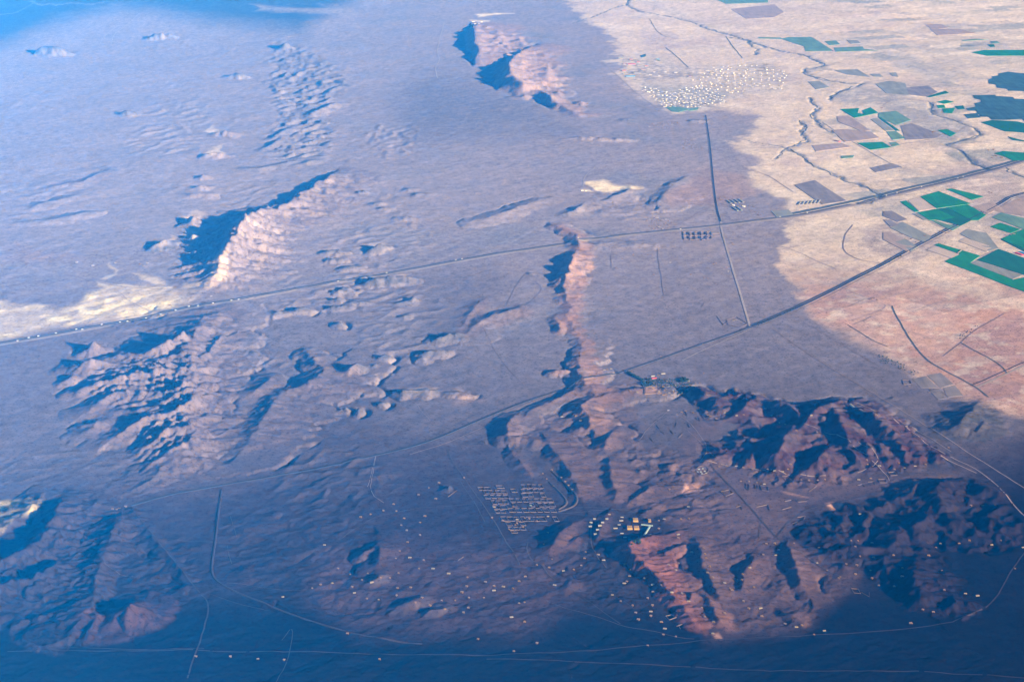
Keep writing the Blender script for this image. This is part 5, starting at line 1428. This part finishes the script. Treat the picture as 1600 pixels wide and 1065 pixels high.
o = walled('courtyard_building', [(1008, 605.8), (1024.5, 605.8), (1024.5, 614.5), (1008, 615.5)], 5, M_CREAM, 'square cream building round a courtyard at the village foot', 'building', None, th=9)
o = walled('enclosure', [(1086 + 9 * math.cos(t), 734 + 6.5 * math.sin(t)) for t in [k * math.pi / 7 for k in range(14)]] if False else [(1097.5 + 9.5 * math.cos(k * math.pi / 7), 734.5 + 6.5 * math.sin(k * math.pi / 7)) for k in range(14)], 3, M_MUD,
           'oval walled enclosure full of huts at the track junction', 'enclosure', None)
houses([(1092, 732), (1098, 731), (1095, 736), (1101, 735), (1097, 739), (1103, 738), (1090, 736)], 'grey-green hut inside the oval enclosure', 'huts inside the oval enclosure', [kind_shed(14, 7, 3.5, M_TEAL, M_PALEROOF, 1)], 0.9, (-10, 30), 'hut', 'hut')

# walled plots laid out as a street grid
def plot_px(x0, x1, y0, y1, skew=0.62):
    return [(700 + (x0 + (y0 - 600) * 0 + 0) / 6.655, 700 + y0 / 6.655), (700 + x1 / 6.655, 700 + y0 / 6.655), (700 + (x1 + (y1 - y0) * skew) / 6.655, 700 + y1 / 6.655), (700 + (x0 + (y1 - y0) * skew) / 6.655, 700 + y1 / 6.655)]


rows = [(378, 418, 650, 720, 70), (378, 418, 752, 985, 58), (405, 440, 303, 440, 66), (388, 420, 486, 580, 64), (424, 462, 640, 706, 66), (426, 464, 752, 990, 60), (440, 474, 360, 606, 60), (470, 508, 752, 1010, 64), (488, 526, 362, 630, 64),
        (524, 560, 628, 1085, 66), (544, 582, 438, 615, 64), (570, 612, 655, 705, 50), (572, 612, 836, 890, 54), (570, 612, 926, 1105, 60), (594, 636, 448, 612, 66), (626, 668, 614, 1115, 70), (642, 676, 474, 590, 58),
        (712, 762, 540, 1140, 64), (768, 806, 588, 800, 66), (818, 852, 612, 800, 66), (856, 884, 640, 720, 60)]
ROWN = {}
for rown, (y0, y1, xa, xb, st) in enumerate(sorted(rows)):
    made = []
    n = max(1, round((xb - xa) / st))
    for i in range(n):
        if rng.random() < 0.06:
            continue
        xx = xa + i * (xb - xa) / n + (y0 - rows[0][0]) * 0
        w = (xb - xa) / n
        g = w * rng.uniform(0.05, 0.16)
        made.append(walled('walled_plot', plot_px(xx + g, xx + w - g, y0 + rng.uniform(0, 3), y1 - rng.uniform(0, 4)), rng.uniform(2.4, 3.3), M_MUD, 'empty mud-walled plot in the street grid by the loop road' if y0 < 700 else 'mud-walled plot south of the grid street', 'walled plot',
               'plots of the street grid' if y0 < 700 else 'plots south of the grid street', th=1.2))
    single_out(made, 'mud-walled plot in the grid\'s ' + ORD[rown] + ' row from the top')
houses(Z(700, 700, 6.655, [(480, 605), (675, 602), (720, 735), (718, 772), (635, 835), (845, 725), (925, 752), (1040, 702), (780, 812), (570, 745), (455, 716), (165, 302), (800, 720), (700, 790), (930, 712)]), 'cream house standing inside or beside the walled plots', 'houses among the walled plots', H_KINDS, 1.0, (-10, 10))
houses([(829, 788.6)], 'green-roofed house inside a walled plot', None, [kind_flat(14, 10, 4.4, M_TEAL, M_TEAL, False, 8)])

# ruined or unfinished walls elsewhere
RW = [([(1040, 962), (1049, 960), (1057, 964), (1046, 968)], 1), ([(1057, 978), (1066, 975), (1060, 976), (1063, 982)], 0), ([(1330, 919), (1341, 920), (1345, 927), (1335, 926)], 1), ([(1346, 925), (1358, 932), (1358, 925)], 0),
      ([(1166, 755), (1171, 757), (1170, 766), (1166, 763)], 1), ([(1180, 757), (1184, 758), (1184, 764), (1180, 763)], 1), ([(1188, 758), (1200, 760), (1201, 767), (1191, 766)], 1), ([(1222, 744), (1231, 744), (1240, 753), (1230, 753)], 1),
      ([(1302, 753), (1310, 757)], 0), ([(1312, 760), (1320, 762)], 0), ([(1264, 768), (1276, 759)], 0), ([(1388, 738), (1398, 737), (1402, 742), (1392, 743)], 1), ([(1372, 749), (1384, 748), (1386, 754), (1375, 754)], 1), ([(1356, 753), (1366, 752), (1368, 757)], 0),
      ([(1340, 758), (1348, 756), (1352, 760)], 0), ([(1126, 768), (1140, 765), (1146, 770), (1134, 775)], 1), ([(1150, 792), (1158, 790), (1160, 797)], 0), ([(1182, 792), (1200, 788), (1203, 797)], 0), ([(1244, 780), (1247, 784), (1260, 783)], 0), ([(1226, 783), (1236, 781)], 0), ([(1222, 796), (1236, 792)], 0),
      ([(1246, 808), (1258, 806), (1256, 812)], 0), ([(1238, 818), (1246, 815)], 0), ([(1450, 608), (1462, 614), (1470, 612), (1482, 620)], 0), ([(1410, 594), (1422, 594), (1424, 600), (1412, 601)], 1), ([(1120, 494), (1130, 508), (1140, 500)], 0), ([(1135, 500), (1150, 495), (1168, 506), (1155, 512), (1138, 508)], 1), ([(1090, 473), (1100, 475), (1096, 480)], 0),
      ([(1058, 660), (1056, 666)], 0), ([(1075, 662), (1078, 668)], 0), ([(1048, 672), (1052, 678)], 0), ([(1066, 678), (1060, 684)], 0), ([(1026, 664), (1030, 670)], 0), ([(1032, 674), (1038, 678)], 0), ([(1016, 684), (1020, 690)], 0), ([(1086, 652), (1090, 656)], 0), ([(1098, 646), (1100, 654)], 0), ([(1092, 652), (1094, 658)], 0), ([(1070, 640), (1074, 650)], 0),
      ([(1474, 716), (1484, 722), (1492, 728)], 0), ([(1480, 730), (1492, 733)], 0), ([(1402, 668), (1410, 676)], 0), ([(1334, 640), (1340, 642), (1350, 640)], 0), ([(360, 806), (364, 820)], 0), ([(366, 826), (370, 838)], 0), ([(355, 852), (358, 868), (362, 880)], 0), ([(716, 875), (724, 870)], 0), ([(700, 776), (714, 766)], 0)]
for k, (pp, cl) in enumerate(RW):
    walled('ruined_wall' if not cl else 'walled_yard', pp, 2.8, M_MUD, 'low broken mud wall on the open ground round the villages' if not cl else 'empty four-sided mud-walled yard on the open ground', 'wall' if not cl else 'yard', 'broken mud walls' if not cl else 'empty walled yards', th=1.1, closed=bool(cl))

# adobe ruin above the junction, small settlements, farms
for i in range(5):
    for j in range(2):
        a = 1068 + i * 9 + rng.uniform(-1, 1); b = 363 + j * 6.5 + rng.uniform(-.6, .6)
        walled('walled_plot', [(a, b), (a + 7, b - .3), (a + 8, b + 5), (a + 1, b + 5.3)], 4.5, M_MUD, 'roofless pinkish mud ruin in the block above the road junction', 'ruin', 'mud ruins by the junction', th=3)
for pp in ([(1112, 366), (1124, 365)], [(1112, 370), (1124, 369)], [(1096, 376), (1112, 368)]):
    walled('ruined_wall', pp, 4.5, M_MUD, 'long broken wall trailing right of the mud ruins', 'wall', 'walls trailing from the mud ruins', th=3, closed=False)


def scatter(poly, n, gap=(4, 2.4)):
    xs = [p[0] for p in poly]; ys = [p[1] for p in poly]
    out = []; tries = 0
    while len(out) < n and tries < n * 60:
        tries += 1
        p = (rng.uniform(min(xs), max(xs)), rng.uniform(min(ys), max(ys)))
        if poly_sd(np.array([p[0]]), np.array([p[1]]), poly)[0] < 0:
            continue
        if any(abs(p[0] - q[0]) < gap[0] and abs(p[1] - q[1]) < gap[1] for q in out):
            continue
        out.append(p)
    return out


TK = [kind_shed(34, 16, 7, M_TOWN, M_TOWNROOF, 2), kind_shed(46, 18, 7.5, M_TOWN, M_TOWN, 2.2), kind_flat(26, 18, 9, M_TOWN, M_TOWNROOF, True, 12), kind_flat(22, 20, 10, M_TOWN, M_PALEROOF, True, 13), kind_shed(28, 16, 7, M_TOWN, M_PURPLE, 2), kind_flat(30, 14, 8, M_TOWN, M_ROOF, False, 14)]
houses(scatter([(1008, 341), (1028, 338), (1052, 345), (1056, 353), (1032, 358), (1012, 355)], 26, (4, 2)), 'pale house of the hamlet beside the highway', 'houses of the highway hamlet', H_KINDS, 1.2, (-30, 10), name='hamlet_house', cat='house')
houses(scatter([(1010, 192), (1060, 188), (1064, 198), (1030, 202), (1012, 198)], 22, (3.5, 2)), 'tiny cream house of the hamlet below the far town', 'houses of the hamlet below the far town', H_KINDS, 1.25, (-20, 10), name='hamlet_house', cat='house')
houses(scatter([(1062, 216), (1086, 216), (1088, 222), (1106, 233), (1084, 236), (1068, 232)], 16, (4, 2)), 'pinkish house beside the straight north road', 'houses beside the straight north road', H_MUD, 1.5, (-10, 10), name='mud_house', cat='house')
houses([(972, 404), (989, 397), (1012, 397), (1005, 396), (1018, 398)], 'cream farmhouse on the first lane below the highway', 'farmhouses on the first lane', H_KINDS, 1.2, name='farmhouse', cat='farmhouse')
houses([(1047, 409), (1050, 409), (1114, 411), (1118, 410), (1135, 417), (1138, 423), (1097, 422), (1079, 428), (1106, 434), (1100, 433), (1118, 443), (1021, 428), (962, 418), (1144, 379)], 'cream farmhouse between the lanes below the mud ruins', 'farmhouses between the lanes', H_KINDS, 1.15, name='farmhouse', cat='farmhouse')
houses([(1150, 499), (1146, 500), (1032, 556), (1098, 537), (1099, 582), (949, 576), (955, 575), (1097, 582), (1196, 492), (944, 577)], 'pale hut on the empty plain beside the railway', 'huts beside the railway', H_KINDS, 1.0, name='hut', cat='hut')
houses([(1361, 466), (1365, 465), (1370, 467), (1373, 468)], 'white farm building in the pink fields', 'farm in the pink fields', H_KINDS, 1.3, (-10, 10), name='farm_building', cat='farm building')
houses([(1420, 602)] + [(1452, 612), (1460, 615), (1476, 620)], 'pinkish ruin at the edge of the pink fields', 'ruins at the edge of the pink fields', H_MUD, 1.1, name='ruin', cat='ruin')
houses(Z(1380, 260, 5.327, [(475, 535), (500, 540), (520, 548), (440, 552), (345, 575), (160, 560), (230, 600), (270, 625), (1020, 570), (1060, 565), (1090, 560), (960, 345), (930, 350), (880, 210), (900, 215), (1060, 270), (1130, 275), (830, 60)]), 'pale farm building among the green fields', 'farm buildings among the green fields', H_KINDS, 1.35, name='farm_building', cat='farm building')
houses([(1301, 79), (1457, 206), (1461, 206), (1544, 234), (1552, 233), (1556, 243), (1550, 246), (1565, 246), (1378, 168)], 'white farm building far out on the flood plain', 'farm buildings far out on the flood plain', H_KINDS, 2.0, name='farm_building', cat='farm building')


def slanted(px0, px1, w, wall, roof, label, cat, group, name='long_shed', h=5):
    x0, y0, z0 = on_ground(*px0); x1, y1, z1 = on_ground(*px1)
    L = math.hypot(x1 - x0, y1 - y0)
    return build(name, kind_shed(L, w, h, wall, roof, 2.0), (x0 + x1) / 2, (y0 + y1) / 2, (z0 + z1) / 2, math.atan2(y1 - y0, x1 - x0), 1.0, label, cat, group)


_m = []
for i in range(4):
    _m.append(slanted((1136 + i * 6.2, 313.2 - i * .6), (1143 + i * 6.2, 318.2 - i * .6), 17, M_WHITE, M_PALEROOF, 'long white poultry shed in the upper row of four', 'shed', 'upper row of white sheds'))
single_out(_m, 'long white shed in the upper row of four')
_m = []
for i in range(2):
    _m.append(slanted((1145 + i * 6.2, 323.8 - i * .6), (1153 + i * 6.2, 329.5 - i * .6), 17, M_TEAL, M_PALEROOF, 'grey long shed in the lower pair below the white row', 'shed', 'lower pair of grey sheds'))
single_out(_m, 'grey long shed in the lower pair')
_m = []
houses([(1162, 322), (1146, 320)], 'cream store between the rows of sheds', 'stores between the rows of sheds', [TK[2]], 1.0, name='store', cat='store')
houses([(1174, 329), (1179, 330), (1184, 333), (1188, 335), (1172, 321), (1178, 322), (1126, 309), (1131, 308), (1136, 309)], 'pinkish building near the white sheds', 'buildings near the white sheds', H_MUD, 1.5, name='farm_building', cat='building')
for i in range(6):
    _m.append(slanted((1247.5 + i * 6, 320.4 - i * .5), (1251 + i * 6, 315.6 - i * .5), 17, M_WHITE, M_PALEROOF, 'white shed in the row of six beside the grey ploughed field', 'shed', 'row of six white sheds'))
single_out(_m, 'white shed in the row of six by the grey field')
slanted((1328, 634.5), (1342, 640.5), 14, M_TEAL, M_PALEROOF, 'long grey-roofed shed on the rim of the red-brown hills', 'shed', None)
slanted((1343, 641.5), (1352, 643), 16, M_CREAM, M_CREAM, 'short ochre shed at the end of the long grey-roofed one', 'shed', None)
slanted((1587, 395), (1598, 399), 22, M_RED, M_RED, 'magenta-roofed shed at the right edge by the green fields', 'shed', None)
slanted((1594, 393.5), (1606, 398), 22, M_BLUE, M_BLUE, 'blue-roofed shed behind the magenta one at the right edge', 'shed', None)
slanted((1304, 219.5), (1312, 221.5), 30, M_RED, M_WHITE, 'white and red farm building alone on the pale plain', 'building', None)
slanted((1496, 396), (1502, 392), 8, M_MUD, M_PALEROOF, 'narrow shed in the brown yard beside the green field', 'shed', None)

# the far town
town = scatter([(1000, 133), (1020, 136), (1050, 146), (1062, 138), (1100, 132), (1128, 146), (1136, 158), (1118, 163), (1092, 168), (1062, 166), (1040, 168), (1018, 152)], 165, (4.6, 1.9))
houses(town, 'pale building packed in the near quarter of the far town', 'buildings of the near quarter of the far town', TK, 1.0, (-38, -24), 'town_building', 'building')
town2 = scatter([(1112, 104), (1180, 100), (1230, 112), (1220, 140), (1180, 136), (1150, 146), (1118, 140), (1080, 126)], 110, (6.5, 2.3))
houses(town2, 'pale long building in the looser far quarter of the far town', 'buildings of the loose quarter of the far town', TK, 1.0, (-40, -26), 'town_building', 'building')
for (a, b), w, d, roof, lb in [((987, 101), 110, 60, M_RED, 'long red-roofed works at the town\'s left end'), ((976.5, 100), 55, 50, M_PURPLE, 'purple-roofed works left of the long red one'), ((986, 93.5), 42, 60, M_PINK, 'pink-roofed works behind the long red one'), ((997, 97.5), 42, 70, M_PINK, 'faded pink-roofed works at the right end of the red ones'),
                               ((975, 111), 55, 70, M_PINK, 'faded red works above the blue-roofed one'), ((985, 120), 120, 80, M_BLUE, 'bright blue-roofed works at the town\'s left edge'), ((976, 115.5), 40, 50, M_PALEROOF, 'white works between the faded red and blue ones'), ((1005, 109), 70, 45, M_PURPLE, 'dull purple-roofed works in the middle of the open yard'),
                               ((996, 114.5), 100, 55, M_PALEROOF, 'wide white works right of the blue-roofed one'), ((1028, 93.5), 50, 60, M_BLUE, 'lone blue-roofed shed above the works'), ((970, 91), 70, 40, M_TEAL, 'grey works at the far left corner'), ((1078, 120), 40, 60, M_PURPLE, 'purple-roofed building at the town\'s upper edge'), ((1010, 104), 50, 40, M_PINK, 'small pink works right of the red row')]:
    x, y, z = on_ground(a, b)
    build('works', kind_shed(w, d, 8, M_WHITE, roof, 4), x, y, z, R(rng.uniform(-4, 4)), 1.0, lb, 'works', None)
houses([(1040, 112), (1056, 113), (1022, 112), (1030, 118), (1016, 116), (1004, 141), (1013, 143)], 'small pale building on the open ground of the far town', 'buildings on the town\'s open ground', TK, 0.9, (-20, 10), 'town_building', 'building')
houses(scatter([(735, 33), (758, 33), (752, 37), (738, 37)], 6, (3, 1.2)), 'pale building at the quarry beyond the far pink ridge', 'buildings at the far quarry', TK, 1.0, (-10, 10))
houses([(910, 297), (915, 297.5), (908, 296)], 'pale building below the white quarry', 'buildings below the white quarry', TK, 0.8)
houses([(925, 224 - 1), (853, 226), (330, 462), (265, 476), (180, 410), (218, 412), (224, 414), (230, 410), (145, 414), (120, 409)], 'tiny pale building on the open desert', 'buildings on the open desert', H_KINDS, 1.3)
houses([(176, 794), (182, 795), (186, 793), (196, 790)], 'low pinkish building at the railway cutting', 'buildings at the railway cutting', H_MUD, 1.3)

# trees
def tree_parts(seed, r, h, leaf):
    rr = random.Random(seed)
    bm = bmesh.new()
    bmesh.ops.create_cone(bm, cap_ends=False, segments=6, radius1=r * .13, radius2=r * .05, depth=h * .62, matrix=Matrix.Translation((0, 0, h * .31 - .5)))
    for k in range(3):
        a = k * 2.1 + rr.random()
        d = Vector((math.cos(a), math.sin(a), 1.1)).normalized()
        M = Matrix.Translation(Vector((0, 0, h * .42)) + d * r * .3) @ d.to_track_quat('Z', 'Y').to_matrix().to_4x4()
        bmesh.ops.create_cone(bm, cap_ends=False, segments=5, radius1=r * .06, radius2=r * .025, depth=r * .7, matrix=M)
    t = bpy.data.meshes.new('trunk'); bm.to_mesh(t); bm.free(); t.materials.append(M_BARK)
    v = []; f = []
    for k in range(70):
        while True:
            p = Vector((rr.uniform(-1, 1), rr.uniform(-1, 1), rr.uniform(-1, 1)))
            if 0.25 < p.length < 1:
                break
        c = Vector((p.x * r, p.y * r, h * .62 + p.z * h * .38))
        n = (p + Vector((rr.uniform(-.6, .6), rr.uniform(-.6, .6), rr.uniform(-.2, .9)))).normalized()
        u = n.orthogonal().normalized(); w = n.cross(u)
        s = r * rr.uniform(.22, .42)
        b = len(v)
        for q in range(5):
            a = q * 2 * math.pi / 5 + rr.uniform(-.4, .4)
            v.append(tuple(c + u * math.cos(a) * s * rr.uniform(.6, 1.2) + w * math.sin(a) * s * rr.uniform(.6, 1.2) + n * rr.uniform(-.1, .1) * s))
        f.append(tuple(range(b, b + 5)))
    c = bpy.data.meshes.new('crown'); c.from_pydata(v, [], f); c.materials.append(leaf)
    return [('trunk', t), ('crown', c)]


TR = [tree_parts(1, 5.5, 11, M_LEAF2), tree_parts(2, 6.5, 10, M_LEAF2), tree_parts(3, 5, 12, M_LEAF), tree_parts(4, 7, 9, M_LEAF)]


def trees(pos, label, group, s=1.0, kinds=TR):
    made = []
    for p in pos:
        x, y, z = on_ground(*p)
        made.append(build('tree', rng.choice(kinds), x, y, z, rng.uniform(0, 6.28), s * rng.uniform(.8, 1.25), label, 'tree', group))
    single_out(made, label, 20)


wb = [(980 + i * 1.55 + rng.uniform(-.3, .3), 581.0 + i * .80 + rng.uniform(-.5, .5)) for i in range(17)] + [(981 + i * 1.6, 583.5 + i * .82) for i in range(15)]
trees(wb, 'dark tree of the windbreak row slanting down to the village', 'windbreak trees', 1.0)
trees(scatter([(1003, 594), (1016, 592), (1018, 604), (1008, 606), (1002, 602)], 26, (1.6, 1.2)), 'dark tree of the grove where the windbreak meets the village', 'grove at the windbreak\'s end', 1.0)
trees(scatter([(1061, 591), (1070, 590), (1076, 594), (1072, 598), (1062, 597)], 26, (1.5, 1.1)), 'dark tree of the dense grove at the village\'s upper right', 'grove at the village\'s upper right', 1.0)
trees(scatter([(1015, 593), (1060, 593), (1085, 600), (1078, 606), (1048, 606), (1030, 604), (1016, 602)], 64, (2.4, 1.6)), 'dark tree standing between the village houses', 'trees between the village houses', .85)
trees(scatter([(1056, 611), (1072, 609), (1074, 613), (1058, 617)], 12, (2, 1.2)), 'dark tree at the village foot behind the long cream building', 'trees at the village foot', .9)
trees(scatter([(980, 844), (1000, 843), (1004, 850), (984, 852)], 14, (2.4, 1.5)), 'tree in the shaded hollow below the ochre halls', 'trees below the ochre halls', .9)
trees([(1338 + i * 4.6 + rng.uniform(-1, 1), 436 - i * 2.35) for i in range(16)], 'dark roadside tree along the straight road through the pale fields', 'roadside trees along the straight road', .9)
trees([(1180 + i * 5 + rng.uniform(-1.4, 1.4), 511 - i * 2.35) for i in range(13)], 'dark tree beside the railway right of the road junction', 'trees beside the railway', .8)
trees(scatter([(1372, 555), (1398, 562), (1420, 575), (1440, 582), (1428, 586), (1396, 572), (1376, 566)], 34, (3, 2)), 'low dark tree on the edge of the pink fields', 'trees on the edge of the pink fields', .8)
trees(scatter([(1500, 530), (1530, 512), (1526, 508), (1496, 526)], 12, (3, 2)), 'low dark tree along the ditch in the pink fields', 'trees along the pink field ditch', .8)

# traffic
def lorry_parts(cab):
    w = MB().quad_box(-8, -1.25, 1.1, 4.6, 1.25, 4.0, True, True)
    c = MB().quad_box(5.0, -1.2, .9, 7.4, 1.2, 3.4, True, True)
    ch = MB().quad_box(-8, -.9, .6, 7.2, .9, 1.05, True, True)
    gl = MB().quad_box(7.38, -1.0, 2.0, 7.46, 1.0, 3.1, True, True)
    bm = bmesh.new()
    bmesh.ops.create_cone(bm, cap_ends=True, segments=10, radius1=.5, radius2=.5, depth=.35, matrix=Matrix.Rotation(math.pi / 2, 4, 'X'))
    wh = bpy.data.meshes.new('wheel'); bm.to_mesh(wh); bm.free(); wh.materials.append(M_TYRE)
    P = [('trailer', w.mesh('trailer', M_CAB)), ('cab', c.mesh('cab', cab)), ('chassis', ch.mesh('chassis', M_TYRE)), ('windscreen', gl.mesh('windscreen', M_GLASS))]
    for x in (6.2, 2.6, -5.0, -6.3):
        for y in (-1.1, 1.1):
            P.append(('wheel', wh, (x, y, .5)))
    return P


LORRY = [lorry_parts(M_CAB), lorry_parts(M_CABR)]


def traffic(path, ts, label, group, off):
    made = []
    A = path_points(path, 30)
    s = np.concatenate([[0], np.cumsum(np.linalg.norm(np.diff(A, axis=0), axis=1))])
    px = np.array([PIX(a, b)[0] for a, b in A])
    for t in ts:
        i = int(np.argmin(np.abs(px - t)))
        i = min(max(i, 1), len(A) - 2)
        d = A[i + 1] - A[i - 1]; d = d / np.linalg.norm(d)
        n = np.array([d[1], -d[0]])
        side = rng.choice((-10, 18)) if off is None else off
        p = A[i] + n * side
        z = float(hz_at(*p)[0]) + 2.5
        a = math.atan2(d[1], d[0]) + (math.pi if side > 0 else 0)
        k = rng.choice((0, 1))
        made.append(build('lorry', LORRY[k], p[0], p[1], z, a, 1.0, label, 'lorry', group))
    single_out(made, label)


traffic(HWY, [24, 49, 58, 88, 117, 128, 160, 186, 197, 226, 252, 270, 296, 306, 330, 358, 371], 'box lorry on the highway by the pale badlands', 'lorries on the left stretch of the highway', None)
traffic(HWY, [526, 604, 714, 722, 905, 1062, 1218, 1262, 1385, 1404, 1442, 1498, 1506], 'box lorry spaced out on the right stretch of the highway', 'lorries on the right stretch of the highway', None)
